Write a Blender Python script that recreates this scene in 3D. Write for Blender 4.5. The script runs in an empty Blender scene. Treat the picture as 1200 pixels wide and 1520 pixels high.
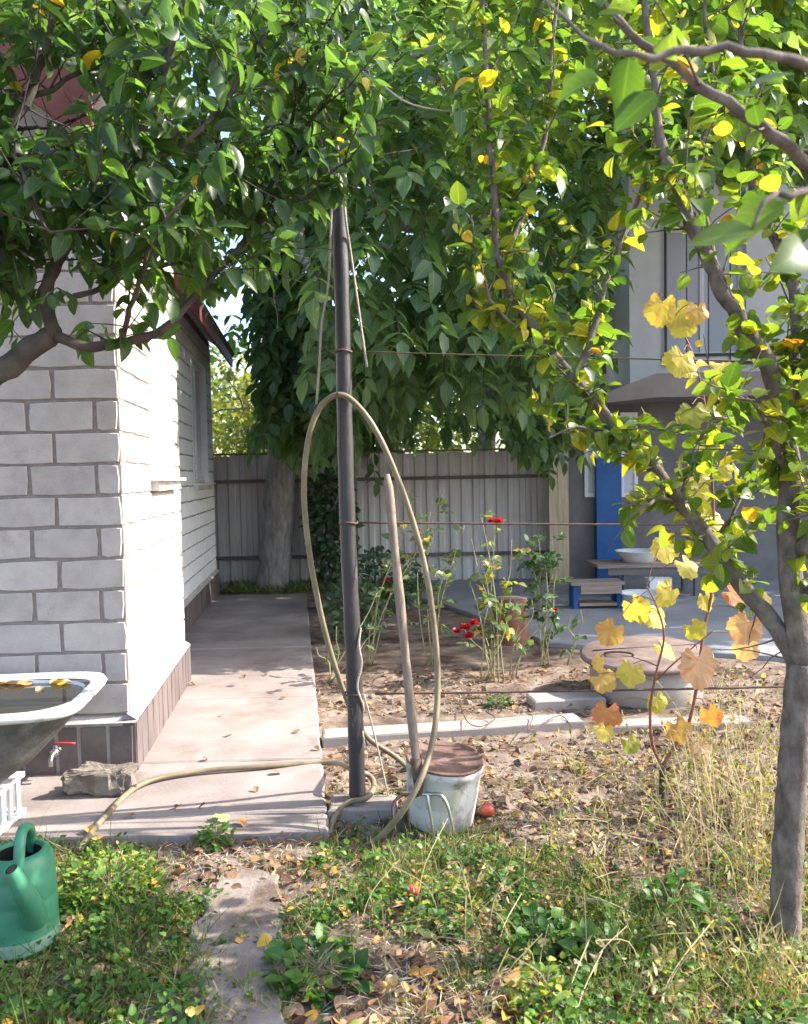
import bpy, math, random
import numpy as np
from mathutils import Vector, Matrix, noise as mnoise

random.seed(11)
rng = np.random.default_rng(11)
scene = bpy.context.scene
COL = scene.collection
R = math.radians

# ------------------------------------------------------------------ camera
EYE, FPX, PITCH, ROLL = 1.45, 1200.0, R(2.63), R(-1.1)
RCAM = (Matrix.Rotation(math.pi / 2 - PITCH, 3, 'X') @ Matrix.Rotation(ROLL, 3, 'Z'))
cam = bpy.data.objects.new('camera', bpy.data.cameras.new('camera'))
COL.objects.link(cam)
cam.matrix_world = Matrix.Translation((0, 0, EYE)) @ RCAM.to_4x4()
cam.data.sensor_fit = 'VERTICAL'
cam.data.sensor_height = 36
cam.data.lens = FPX / 1520 * 36
cam.data.clip_start = 0.02
cam.data.clip_end = 2000
cam.data.dof.use_dof = True
cam.data.dof.focus_distance = 4.0
cam.data.dof.aperture_fstop = 5.0
scene.camera = cam

# ------------------------------------------------------------------ light
SUN_EL, SUN_AZ = R(38), R(83.5)                     # azimuth clockwise from +Y
world = bpy.data.worlds.new('World')
scene.world = world
world.use_nodes = True
wn = world.node_tree.nodes
sky = wn.new('ShaderNodeTexSky')
sky.sky_type = 'NISHITA'
sky.sun_disc = False
sky.sun_elevation = SUN_EL
sky.sun_rotation = SUN_AZ
sky.dust_density = 2.0
wn['Background'].inputs['Strength'].default_value = 0.15
world.node_tree.links.new(sky.outputs[0], wn['Background'].inputs['Color'])
sun = bpy.data.objects.new('sun', bpy.data.lights.new('sun', 'SUN'))
COL.objects.link(sun)
sun.data.energy = 3.4
sun.data.angle = R(0.53)
sun.data.color = (1.0, 0.93, 0.84)
SUNV = Vector((math.cos(SUN_EL) * math.sin(SUN_AZ), math.cos(SUN_EL) * math.cos(SUN_AZ), math.sin(SUN_EL)))
sun.rotation_euler = (-SUNV).to_track_quat('-Z', 'Y').to_euler()
scene.view_settings.view_transform = 'Standard'
scene.view_settings.look = 'None'
scene.view_settings.exposure = 1.93
scene.view_settings.gamma = 1.0
scene.view_settings.use_curve_mapping = False
scene.cycles.max_bounces = 8
scene.cycles.transparent_max_bounces = 8


# ------------------------------------------------------------------ helpers
def ray(px, py):
    return RCAM @ Vector(((px - 600) / FPX, -(py - 760) / FPX, -1.0))


def G(px, py, z=0.0):                              # where a line of sight meets the level z
    v = ray(px, py)
    t = (z - EYE) / v.z
    return Vector((v.x * t, v.y * t, z))


def P(px, py, Y):                                  # a point at distance Y
    v = ray(px, py)
    t = Y / v.y
    return Vector((v.x * t, Y, EYE + v.z * t))


RCI = np.array(RCAM.inverted())


def proj(p):                                       # world -> photo pixel (N,3)->(N,2)
    q = (np.asarray(p) - np.array([0, 0, EYE])) @ RCI.T
    z = np.where(-q[:, 2] < 0.05, 0.05, -q[:, 2])
    return np.stack([600 + FPX * q[:, 0] / z, 760 - FPX * q[:, 1] / z], 1)


def nz(x, y, s, seed=0.0):                         # cheap smooth patch noise in 0..1 on arrays
    x = np.asarray(x) * s + seed * 3.7
    y = np.asarray(y) * s + seed * 1.9
    v = (np.sin(x * 1.7 + 1.3 * np.sin(y * 1.1)) + np.sin(y * 2.3 + 1.7 * np.sin(x * 1.9 + 2))
         + 0.6 * np.sin(x * 4.1 + y * 3.3) + 0.5 * np.sin(x * 6.7 - y * 7.1 + 1))
    return 0.5 + v / 6.2


def link(name, me, mat=None, parent=None):
    o = bpy.data.objects.new(name, me)
    COL.objects.link(o)
    if mat is not None and me is not None and not me.materials:
        me.materials.append(mat)
    if parent is not None:
        o.parent = parent
    return o


def tag(o, label=None, cat=None, group=None, kind=None):
    if label: o['label'] = label
    if cat: o['category'] = cat
    if group: o['group'] = group
    if kind: o['kind'] = kind
    return o


def empty(name, loc, label, cat, group=None):
    o = bpy.data.objects.new(name, None)
    o.empty_display_size = 0.1
    COL.objects.link(o)
    o.location = loc
    return tag(o, label, cat, group)


def mesh_np(name, V, Fq, tint=None, smooth=False, lu=None):
    """V (N,3); Fq list of (M,k) index arrays."""
    me = bpy.data.meshes.new(name)
    V = np.asarray(V, dtype=np.float32)
    me.vertices.add(len(V))
    me.vertices.foreach_set('co', V.ravel())
    Fq = [np.asarray(f, dtype=np.int32) for f in Fq if len(f)]
    tot = sum(f.size for f in Fq)
    me.loops.add(tot)
    me.loops.foreach_set('vertex_index', np.concatenate([f.ravel() for f in Fq]))
    n = sum(len(f) for f in Fq)
    me.polygons.add(n)
    st, ln, o = [], [], 0
    for f in Fq:
        k = f.shape[1]
        st.append(o + np.arange(len(f)) * k)
        ln.append(np.full(len(f), k))
        o += f.size
    me.polygons.foreach_set('loop_start', np.concatenate(st).astype(np.int32))
    try:
        me.polygons.foreach_set('loop_total', np.concatenate(ln).astype(np.int32))
    except Exception:
        pass
    me.polygons.foreach_set('use_smooth', np.full(n, bool(smooth)))
    if tint is not None:
        a = me.attributes.new('tint', 'FLOAT', 'POINT')
        a.data.foreach_set('value', np.asarray(tint, dtype=np.float32))
    if lu is not None:                                # leaf coordinates: 1 on the midrib, and distance along it
        for nm, k in (('mid', 0), ('along', 1)):
            a = me.attributes.new(nm, 'FLOAT', 'POINT')
            a.data.foreach_set('value', np.ascontiguousarray(lu[:, k], dtype=np.float32))
    me.update(calc_edges=True)
    me.validate()
    return me


class MB:
    def __init__(s):
        s.v, s.q, s.t, s.n, s.poly = [], [], [], 0, []

    def add(s, V, quads=(), tris=()):
        V = np.asarray(V, dtype=float).reshape(-1, 3)
        s.v.append(V)
        if len(quads): s.q.append(np.asarray(quads) + s.n)
        if len(tris): s.t.append(np.asarray(tris) + s.n)
        s.n += len(V)
        return s

    def box(s, lo, hi, M=None, jit=0.0):
        x0, y0, z0 = lo
        x1, y1, z1 = hi
        V = np.array([[x0, y0, z0], [x1, y0, z0], [x1, y1, z0], [x0, y1, z0],
                      [x0, y0, z1], [x1, y0, z1], [x1, y1, z1], [x0, y1, z1]], float)
        if jit: V += rng.uniform(-jit, jit, V.shape)
        if M is not None: V = V @ np.array(M.to_3x3()).T + np.array(M.translation)
        return s.add(V, [[0, 3, 2, 1], [4, 5, 6, 7], [0, 1, 5, 4], [1, 2, 6, 5], [2, 3, 7, 6], [3, 0, 4, 7]])

    def tube(s, pts, rad, n=8, cap=True):
        pts = np.asarray([tuple(p) for p in pts], float)
        m = len(pts)
        rad = np.full(m, rad) if np.isscalar(rad) else np.asarray(rad, float)
        T = np.gradient(pts, axis=0)
        T /= np.linalg.norm(T, axis=1)[:, None] + 1e-9
        u = np.cross(T[0], [0.31, 0.17, 0.93])
        if np.linalg.norm(u) < 1e-3: u = np.cross(T[0], [1, 0, 0])
        u /= np.linalg.norm(u)
        an = np.arange(n) * 2 * math.pi / n
        rings = []
        for i in range(m):
            u = u - T[i] * u.dot(T[i])
            u /= np.linalg.norm(u) + 1e-9
            w = np.cross(T[i], u)
            rings.append(pts[i] + rad[i] * (np.cos(an)[:, None] * u + np.sin(an)[:, None] * w))
        V = np.concatenate(rings)
        i, j = np.meshgrid(np.arange(m - 1), np.arange(n), indexing='ij')
        j2 = (j + 1) % n
        q = np.stack([i * n + j, i * n + j2, (i + 1) * n + j2, (i + 1) * n + j], -1).reshape(-1, 4)
        t = []
        if cap:
            V = np.concatenate([V, pts[:1], pts[-1:]])
            a, b = m * n, m * n + 1
            jj = np.arange(n)
            t = np.concatenate([np.stack([np.full(n, a), (jj + 1) % n, jj], -1),
                                np.stack([np.full(n, b), (m - 1) * n + jj, (m - 1) * n + (jj + 1) % n], -1)])
        return s.add(V, q, t)

    def rings(s, rs, closed=True, capa=False, capb=False):
        """loft a list of (n,3) rings."""
        rs = [np.asarray(r, float) for r in rs]
        n, m = len(rs[0]), len(rs)
        V = np.concatenate(rs)
        i, j = np.meshgrid(np.arange(m - 1), np.arange(n if closed else n - 1), indexing='ij')
        j2 = (j + 1) % n
        q = np.stack([i * n + j, i * n + j2, (i + 1) * n + j2, (i + 1) * n + j], -1).reshape(-1, 4)
        t = []
        jj = np.arange(n)
        if capa:
            V = np.concatenate([V, rs[0].mean(0)[None]])
            t.append(np.stack([np.full(n, len(V) - 1), (jj + 1) % n, jj], -1))
        if capb:
            V = np.concatenate([V, rs[-1].mean(0)[None]])
            t.append(np.stack([np.full(n, len(V) - 1), (m - 1) * n + jj, (m - 1) * n + (jj + 1) % n], -1))
        return s.add(V, q, np.concatenate(t) if t else ())

    def lathe(s, prof, n=24, c=(0, 0, 0), capa=False, capb=False, sx=1.0):
        an = np.arange(n) * 2 * math.pi / n
        return s.rings([np.stack([c[0] + r * np.cos(an) * sx, c[1] + r * np.sin(an), np.full(n, c[2] + z)], 1)
                        for r, z in prof], True, capa, capb)

    def build(s, name, mat=None, parent=None, smooth=False, tint=None):
        V = np.concatenate(s.v)
        Fq = []
        if s.q: Fq.append(np.concatenate(s.q))
        if s.t: Fq.append(np.concatenate(s.t))
        me = mesh_np(name, V, Fq, tint, smooth)
        return link(name, me, mat, parent)


def smoothpath(pts, k=6):
    """Catmull-Rom through points (any dimension)."""
    p = np.asarray([tuple(q) for q in pts], float)
    p = np.concatenate([[2 * p[0] - p[1]], p, [2 * p[-1] - p[-2]]])
    out = []
    for i in range(1, len(p) - 2):
        for t in np.linspace(0, 1, k, endpoint=False):
            a, b, c, d = p[i - 1], p[i], p[i + 1], p[i + 2]
            out.append(0.5 * (2 * b + (c - a) * t + (2 * a - 5 * b + 4 * c - d) * t * t + (3 * b - a - 3 * c + d) * t ** 3))
    out.append(p[-2])
    return np.array(out)


def seg(o, parent_empty):
    """parent o (built in world space) under an empty that sits at its own place."""
    o.parent = parent_empty
    o.matrix_parent_inverse = Matrix.Translation(-Vector(parent_empty.location))
    return o


# ------------------------------------------------------------------ materials
MATS = {}


def newmat(name):
    m = bpy.data.materials.new(name)
    m.use_nodes = True
    MATS[name] = m
    nt = m.node_tree
    return m, nt, nt.nodes, nt.links, nt.nodes['Principled BSDF']


def ramp(nodes, stops, interp='LINEAR'):
    r = nodes.new('ShaderNodeValToRGB')
    r.color_ramp.interpolation = interp
    el = r.color_ramp.elements
    while len(el) < len(stops): el.new(0.5)
    for e, (p, c) in zip(el, stops):
        e.position = p
        e.color = (*c, 1)
    return r


def surf(name, stops, scale=4.0, rough=0.8, bump=0.3, bscale=None, detail=8, stretch=None, metallic=0.0,
         rand=0.0, spec=0.3, stain=None, distort=0.0):
    """noise-coloured surface: stops is a colour ramp over the noise; stain = (colour, scale, lo, hi)."""
    m, nt, N, L, B = newmat(name)
    tc = N.new('ShaderNodeTexCoord')
    mp = N.new('ShaderNodeMapping')
    L.new(tc.outputs['Object'], mp.inputs['Vector'])
    if stretch: mp.inputs['Scale'].default_value = stretch
    vec = mp.outputs['Vector']
    if rand:
        oi = N.new('ShaderNodeObjectInfo')
        ad = N.new('ShaderNodeVectorMath'); ad.operation = 'ADD'
        mu = N.new('ShaderNodeVectorMath'); mu.operation = 'SCALE'
        cb = N.new('ShaderNodeCombineXYZ')
        for k in range(3): L.new(oi.outputs['Random'], cb.inputs[k])
        L.new(cb.outputs[0], mu.inputs[0]); mu.inputs['Scale'].default_value = 40
        L.new(vec, ad.inputs[0]); L.new(mu.outputs[0], ad.inputs[1])
        vec = ad.outputs[0]
    no = N.new('ShaderNodeTexNoise')
    no.inputs['Scale'].default_value = scale
    no.inputs['Detail'].default_value = detail
    no.inputs['Roughness'].default_value = 0.62
    no.inputs['Distortion'].default_value = distort
    L.new(vec, no.inputs['Vector'])
    r = ramp(N, stops)
    L.new(no.outputs['Fac'], r.inputs['Fac'])
    col = r.outputs['Color']
    if stain:
        c, sc, lo, hi = stain
        n2 = N.new('ShaderNodeTexNoise'); n2.inputs['Scale'].default_value = sc; n2.inputs['Detail'].default_value = 10
        n2.inputs['Roughness'].default_value = 0.7
        L.new(vec, n2.inputs['Vector'])
        mr = N.new('ShaderNodeMapRange'); mr.inputs['From Min'].default_value = lo; mr.inputs['From Max'].default_value = hi
        L.new(n2.outputs['Fac'], mr.inputs['Value'])
        mx = N.new('ShaderNodeMix'); mx.data_type = 'RGBA'
        L.new(mr.outputs[0], mx.inputs['Factor'])
        L.new(col, mx.inputs['A']); mx.inputs['B'].default_value = (*c, 1)
        col = mx.outputs['Result']
    if rand:
        hs = N.new('ShaderNodeHueSaturation')
        mr2 = N.new('ShaderNodeMapRange')
        mr2.inputs['To Min'].default_value = 1 - rand; mr2.inputs['To Max'].default_value = 1 + rand
        L.new(oi.outputs['Random'], mr2.inputs['Value'])
        L.new(mr2.outputs[0], hs.inputs['Value']); L.new(col, hs.inputs['Color'])
        col = hs.outputs['Color']
    L.new(col, B.inputs['Base Color'])
    B.inputs['Roughness'].default_value = rough
    B.inputs['Metallic'].default_value = metallic
    B.inputs['Specular IOR Level'].default_value = spec
    if bump:
        n3 = N.new('ShaderNodeTexNoise'); n3.inputs['Scale'].default_value = bscale or scale * 4
        n3.inputs['Detail'].default_value = 8; n3.inputs['Roughness'].default_value = 0.7
        L.new(vec, n3.inputs['Vector'])
        bp = N.new('ShaderNodeBump'); bp.inputs['Strength'].default_value = bump; bp.inputs['Distance'].default_value = 0.01
        L.new(n3.outputs['Fac'], bp.inputs['Height']); L.new(bp.outputs[0], B.inputs['Normal'])
    return m


def leafmat(name, stops, trans=0.42, rough=0.42, tmul=1.5, spec=0.45):
    m, nt, N, L, B = newmat(name)
    at = N.new('ShaderNodeAttribute'); at.attribute_name = 'tint'
    tc = N.new('ShaderNodeTexCoord')
    no = N.new('ShaderNodeTexNoise'); no.inputs['Scale'].default_value = 35; no.inputs['Detail'].default_value = 3
    L.new(tc.outputs['Object'], no.inputs['Vector'])
    ma = N.new('ShaderNodeMath'); ma.operation = 'MULTIPLY_ADD'
    L.new(no.outputs['Fac'], ma.inputs[0]); ma.inputs[1].default_value = 0.12
    ad = N.new('ShaderNodeMath'); ad.operation = 'SUBTRACT'
    L.new(at.outputs['Fac'], ad.inputs[0]); ad.inputs[1].default_value = 0.06
    L.new(ad.outputs[0], ma.inputs[2])
    r = ramp(N, stops)
    L.new(ma.outputs[0], r.inputs['Fac'])
    def mth(op, a, b, c=None):
        q = N.new('ShaderNodeMath'); q.operation = op
        for k, v in enumerate((a, b, c)):
            if v is None: continue
            if hasattr(v, 'links'): L.new(v, q.inputs[k])
            else: q.inputs[k].default_value = v
        return q.outputs[0]
    am = N.new('ShaderNodeAttribute'); am.attribute_name = 'mid'
    al = N.new('ShaderNodeAttribute'); al.attribute_name = 'along'
    rib = mth('GREATER_THAN', am.outputs['Fac'], .93)
    sv = mth('LESS_THAN', mth('FRACT', mth('MULTIPLY', mth('MULTIPLY_ADD', am.outputs['Fac'], .28, al.outputs['Fac']), 6.5), 0), .09)
    vein = mth('MULTIPLY', mth('MAXIMUM', rib, mth('MULTIPLY', sv, .6)), .5)
    vm = N.new('ShaderNodeMix'); vm.data_type = 'RGBA'; vm.blend_type = 'ADD'
    L.new(vein, vm.inputs['Factor']); L.new(r.outputs['Color'], vm.inputs['A']); L.new(r.outputs['Color'], vm.inputs['B'])
    n5 = N.new('ShaderNodeTexNoise'); n5.inputs['Scale'].default_value = 90; n5.inputs['Detail'].default_value = 2
    L.new(tc.outputs['Object'], n5.inputs['Vector'])
    spot = N.new('ShaderNodeMapRange'); spot.inputs['From Min'].default_value = .68; spot.inputs['From Max'].default_value = .76
    L.new(n5.outputs['Fac'], spot.inputs['Value'])
    sm_ = N.new('ShaderNodeMix'); sm_.data_type = 'RGBA'
    L.new(mth('MULTIPLY', spot.outputs[0], .6), sm_.inputs['Factor']); L.new(vm.outputs['Result'], sm_.inputs['A']); sm_.inputs['B'].default_value = (.10, .06, .03, 1)
    r = sm_
    r_out = sm_.outputs['Result']
    L.new(r_out, B.inputs['Base Color'])
    B.inputs['Roughness'].default_value = rough
    B.inputs['Specular IOR Level'].default_value = spec
    tr = N.new('ShaderNodeBsdfTranslucent')
    g = N.new('ShaderNodeMix'); g.data_type = 'RGBA'; g.blend_type = 'MULTIPLY'
    g.inputs['Factor'].default_value = 1.0
    L.new(r_out, g.inputs['A']); g.inputs['B'].default_value = (tmul * 1.05, tmul * 1.1, tmul * 0.45, 1)
    L.new(g.outputs['Result'], tr.inputs['Color'])
    mx = N.new('ShaderNodeMixShader'); mx.inputs[0].default_value = trans
    L.new(B.outputs[0], mx.inputs[1]); L.new(tr.outputs[0], mx.inputs[2])
    L.new(mx.outputs[0], N['Material Output'].inputs['Surface'])
    return m


def plain(name, c, rough=0.5, metallic=0.0, spec=0.4):
    m, nt, N, L, B = newmat(name)
    B.inputs['Base Color'].default_value = (*c, 1)
    B.inputs['Roughness'].default_value = rough
    B.inputs['Metallic'].default_value = metallic
    B.inputs['Specular IOR Level'].default_value = spec
    return m


M_soil = surf('soil', [(0.30, (0.085, 0.060, 0.046)), (0.48, (0.18, 0.135, 0.105)), (0.62, (0.29, 0.23, 0.185)), (0.8, (0.38, 0.32, 0.265))],
              scale=5, rough=0.95, bump=1.0, bscale=38, spec=0.1, stain=((0.075, 0.052, 0.042), 2.2, 0.52, 0.62))
M_conc = surf('old_concrete', [(0.3, (0.205, 0.170, 0.156)), (0.5, (0.275, 0.235, 0.218)), (0.7, (0.34, 0.298, 0.278))], scale=2.2,
              rough=0.9, bump=0.35, bscale=60, spec=0.15, stain=((0.17, 0.13, 0.11), 1.6, 0.54, 0.72))
M_conc2 = surf('worn_concrete', [(0.3, (0.15, 0.115, 0.095)), (0.5, (0.24, 0.195, 0.17)), (0.7, (0.33, 0.285, 0.255))], scale=4,
               rough=0.95, bump=0.7, bscale=50, spec=0.1, stain=((0.13, 0.095, 0.075), 3.0, 0.50, 0.62))
M_slab = surf('pale_concrete', [(0.3, (0.23, 0.205, 0.19)), (0.5, (0.32, 0.285, 0.265)), (0.7, (0.40, 0.36, 0.335))], scale=3,
              rough=0.9, bump=0.4, bscale=70, spec=0.15, stain=((0.25, 0.20, 0.16), 3, 0.58, 0.75))
M_yard = surf('yard_concrete', [(0.3, (0.20, 0.20, 0.21)), (0.7, (0.33, 0.33, 0.34))], scale=1.5, rough=0.9, bump=0.3, bscale=40)
M_brick = surf('silicate_brick', [(0.3, (0.40, 0.353, 0.330)), (0.55, (0.485, 0.438, 0.412)), (0.75, (0.525, 0.480, 0.453))], scale=9,
               rough=0.88, bump=0.35, bscale=120, rand=0.07, spec=0.2, stain=((0.34, 0.29, 0.26), 6, 0.58, 0.76))
M_skybrick = surf('skylit_brick', [(0.3, (0.68, 0.68, 0.70)), (0.7, (0.80, 0.80, 0.82))], scale=7, rough=0.85, bump=0.3, bscale=90)  # rear wall bricks: paler colour stands in for skylight missing there
M_mortar = surf('mortar', [(0.3, (0.25, 0.21, 0.195)), (0.7, (0.35, 0.305, 0.285))], scale=25, rough=0.95, bump=0.8, bscale=120, spec=0.1)
M_plinth = surf('plinth_panel', [(0.3, (0.115, 0.098, 0.095)), (0.7, (0.20, 0.175, 0.165))], scale=6, rough=0.85, bump=0.4, bscale=50, rand=0.12)
M_plinthl = surf('plinth_plaster', [(0.3, (0.10, 0.078, 0.075)), (0.7, (0.175, 0.142, 0.138))], scale=8, rough=0.9, bump=0.4, bscale=60,
                 stretch=(1, 1, 0.25), rand=0.1)
M_cement = surf('cement', [(0.3, (0.36, 0.33, 0.31)), (0.7, (0.52, 0.49, 0.46))], scale=15, rough=0.9, bump=0.6, bscale=80)
M_frame = surf('white_frame', [(0.3, (0.66, 0.66, 0.68)), (0.7, (0.78, 0.78, 0.80))], scale=8, rough=0.45, bump=0.05)
M_sillw = surf('worn_sill', [(0.35, (0.30, 0.22, 0.17)), (0.5, (0.55, 0.50, 0.46)), (0.7, (0.66, 0.63, 0.60))], scale=9, rough=0.7, bump=0.2)
M_fascia = surf('brown_fascia', [(0.3, (0.10, 0.030, 0.022)), (0.7, (0.19, 0.062, 0.045))], scale=6, rough=0.6, bump=0.2, stretch=(1, 1, 1))
M_roof = surf('roof_sheet', [(0.3, (0.11, 0.09, 0.085)), (0.7, (0.19, 0.16, 0.15))], scale=3, rough=0.8, bump=0.3)
M_enamel = surf('enamel', [(0.3, (0.62, 0.62, 0.61)), (0.7, (0.76, 0.76, 0.75))], scale=6, rough=0.25, bump=0.04, spec=0.5,
                stain=((0.33, 0.25, 0.18), 7, 0.60, 0.75))
M_iron = surf('cast_iron', [(0.3, (0.055, 0.050, 0.050)), (0.55, (0.15, 0.14, 0.135)), (0.75, (0.24, 0.22, 0.21))], scale=7, rough=0.75, bump=0.5,
              bscale=60, stain=((0.30, 0.14, 0.06), 4, 0.55, 0.75))
M_water = plain('pond_water', (0.028, 0.026, 0.016), 0.06, 0, 0.5)
M_can = surf('green_plastic', [(0.3, (0.035, 0.17, 0.095)), (0.7, (0.062, 0.25, 0.15))], scale=5, rough=0.42, bump=0.08, spec=0.45,
             stain=((0.22, 0.29, 0.22), 6, 0.60, 0.9))
M_candirt = surf('green_plastic_dusty', [(0.3, (0.14, 0.28, 0.19)), (0.7, (0.26, 0.36, 0.27))], scale=18, rough=0.8, bump=0.15)
M_dark = plain('painted_hole_shade', (0.01, 0.012, 0.011), 0.9)  # near-black colour paints the shade inside the can and its spout
M_stone = surf('rough_stone', [(0.3, (0.12, 0.10, 0.085)), (0.7, (0.28, 0.24, 0.20))], scale=12, rough=0.95, bump=1.0, bscale=45)
M_steel = surf('chromed_steel', [(0.3, (0.32, 0.31, 0.30)), (0.7, (0.55, 0.54, 0.53))], scale=20, rough=0.35, metallic=0.9, bump=0.1)
M_red = plain('red_paint', (0.50, 0.05, 0.05), 0.45)
M_hose = surf('old_hose', [(0.3, (0.13, 0.10, 0.06)), (0.55, (0.215, 0.175, 0.11)), (0.8, (0.30, 0.25, 0.165))], scale=7, rough=0.5, bump=0.1, spec=0.4)
M_pipe = surf('tarred_pipe', [(0.3, (0.026, 0.022, 0.025)), (0.6, (0.042, 0.037, 0.040)), (0.78, (0.085, 0.074, 0.073))], scale=9, rough=0.5,
              bump=0.35, bscale=40, stretch=(1, 1, 0.3), spec=0.5, stain=((0.24, 0.20, 0.18), 11, 0.60, 0.72))
M_rope = surf('old_rope', [(0.3, (0.30, 0.26, 0.21)), (0.7, (0.52, 0.47, 0.40))], scale=60, rough=0.95, bump=0.6)
M_wire = surf('rusty_rod', [(0.3, (0.055, 0.035, 0.028)), (0.7, (0.16, 0.10, 0.075))], scale=30, rough=0.7, bump=0.3)
M_wood = surf('worn_handle', [(0.3, (0.16, 0.115, 0.09)), (0.6, (0.27, 0.205, 0.165)), (0.8, (0.36, 0.29, 0.24))], scale=14, rough=0.7, bump=0.25,
              stretch=(6, 6, 0.6), spec=0.3)
M_bucket = surf('chipped_white', [(0.3, (0.46, 0.45, 0.43)), (0.7, (0.62, 0.615, 0.60))], scale=5, rough=0.55, bump=0.15,
                stain=((0.20, 0.155, 0.12), 6, 0.50, 0.64))
M_rust = surf('rust', [(0.3, (0.13, 0.055, 0.035)), (0.55, (0.22, 0.105, 0.07)), (0.75, (0.31, 0.18, 0.13))], scale=10, rough=0.9, bump=0.5, bscale=60)
M_lid = surf('rusted_sheet', [(0.3, (0.12, 0.085, 0.075)), (0.55, (0.20, 0.15, 0.13)), (0.75, (0.30, 0.24, 0.215))], scale=7, rough=0.75, bump=0.4, bscale=50, stain=((0.16, 0.075, 0.045), 5, 0.55, 0.7))
M_faded = surf('faded_print', [(0.3, (0.42, 0.40, 0.32)), (0.7, (0.54, 0.52, 0.44))], scale=10, rough=0.6, bump=0.05, stain=((0.20, 0.21, 0.22), 16, 0.56, 0.66))
M_fence = surf('fence_sheet', [(0.3, (0.46, 0.42, 0.40)), (0.7, (0.64, 0.595, 0.57))], scale=2.0, rough=0.65, bump=0.1, stretch=(4, 4, 0.5), rand=0.12,
               stain=((0.20, 0.13, 0.085), 3, 0.62, 0.80))
M_rail = surf('fence_rail', [(0.3, (0.10, 0.085, 0.078)), (0.7, (0.18, 0.155, 0.14))], scale=5, rough=0.7, bump=0.2)
M_cream = surf('weathered_board', [(0.3, (0.36, 0.27, 0.17)), (0.7, (0.56, 0.46, 0.33))], scale=5, rough=0.8, bump=0.3, stretch=(7, 7, 0.5))
M_bark = surf('grey_bark', [(0.3, (0.14, 0.125, 0.115)), (0.55, (0.26, 0.24, 0.23)), (0.75, (0.38, 0.355, 0.335))], scale=7, rough=0.95, bump=1.0, bscale=22,
              stretch=(3, 3, 0.7))
M_bark2 = surf('apple_bark', [(0.3, (0.085, 0.064, 0.052)), (0.5, (0.17, 0.137, 0.115)), (0.72, (0.28, 0.24, 0.21))], scale=16, rough=0.9, bump=1.0, bscale=55,
               stretch=(1.5, 1.5, 0.9))
M_bark3 = surf('dark_bark', [(0.3, (0.05, 0.040, 0.034)), (0.7, (0.125, 0.10, 0.085))], scale=14, rough=0.9, bump=0.8, bscale=50)
M_bark4 = surf('limb_bark', [(0.3, (0.075, 0.055, 0.043)), (0.55, (0.135, 0.10, 0.08)), (0.78, (0.22, 0.18, 0.15))], scale=12, rough=0.9, bump=0.8, bscale=45)
M_cut = surf('cut_wood', [(0.3, (0.42, 0.31, 0.20)), (0.7, (0.58, 0.46, 0.33))], scale=9, rough=0.85, bump=0.2)
M_cane = surf('red_cane', [(0.3, (0.17, 0.065, 0.045)), (0.7, (0.30, 0.14, 0.095))], scale=20, rough=0.6, bump=0.2)
M_stem = surf('rose_stem', [(0.3, (0.20, 0.19, 0.09)), (0.7, (0.38, 0.34, 0.20))], scale=12, rough=0.7, bump=0.2)
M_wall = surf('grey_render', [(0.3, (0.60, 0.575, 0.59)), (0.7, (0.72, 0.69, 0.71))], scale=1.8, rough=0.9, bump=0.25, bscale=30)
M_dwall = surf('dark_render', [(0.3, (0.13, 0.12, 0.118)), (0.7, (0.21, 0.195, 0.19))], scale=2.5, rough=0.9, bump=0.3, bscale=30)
M_awn = surf('brown_slab', [(0.3, (0.20, 0.165, 0.15)), (0.7, (0.29, 0.245, 0.225))], scale=3, rough=0.85, bump=0.2)
M_blue = surf('blue_paint', [(0.3, (0.016, 0.075, 0.23)), (0.7, (0.028, 0.105, 0.30))], scale=6, rough=0.5, bump=0.15, stain=((0.05, 0.07, 0.12), 8, 0.64, 0.8))
M_bars = plain('black_bars', (0.02, 0.02, 0.022), 0.5)
M_plank = surf('bench_plank', [(0.3, (0.21, 0.15, 0.12)), (0.7, (0.38, 0.30, 0.25))], scale=6, rough=0.75, bump=0.3, stretch=(0.5, 5, 5))
M_apple = surf('apple_skin', [(0.35, (0.42, 0.045, 0.035)), (0.6, (0.50, 0.09, 0.045)), (0.8, (0.55, 0.30, 0.07))], scale=9, rough=0.35, bump=0.03, spec=0.5)
m, nt, N, L, B = newmat('window_glass')
B.inputs['Base Color'].default_value = (0.50, 0.50, 0.56, 1)
B.inputs['Roughness'].default_value = 0.05
B.inputs['Specular IOR Level'].default_value = 0.8
M_glass = m

GREENS = [(0.0, (0.024, 0.047, 0.020)), (0.35, (0.040, 0.076, 0.026)), (0.7, (0.066, 0.118, 0.030)), (0.88, (0.14, 0.20, 0.04)), (0.97, (0.42, 0.24, 0.03))]
M_leafL = leafmat('plum_leaf', GREENS, trans=0.52, rough=0.31, tmul=3.1)
M_leafR = leafmat('apple_leaf', [(0.0, (0.035, 0.078, 0.016)), (0.3, (0.075, 0.135, 0.022)), (0.55, (0.16, 0.21, 0.030)), (0.74, (0.36, 0.33, 0.035)),
                                 (0.86, (0.52, 0.37, 0.03)), (0.95, (0.50, 0.20, 0.03)), (1.0, (0.25, 0.10, 0.03))], trans=0.50, rough=0.42, tmul=1.9)
M_leafW = leafmat('walnut_leaf', [(0.0, (0.064, 0.108, 0.060)), (0.5, (0.095, 0.160, 0.070)), (0.8, (0.15, 0.21, 0.06)), (1.0, (0.28, 0.29, 0.05))],
                  trans=0.48, rough=0.42, tmul=2.2)
M_leafF = leafmat('far_leaf', [(0.0, (0.06, 0.11, 0.03)), (0.4, (0.13, 0.17, 0.035)), (0.75, (0.30, 0.27, 0.05)), (1.0, (0.44, 0.30, 0.06))], trans=0.4, rough=0.6, tmul=1.4)
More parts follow.
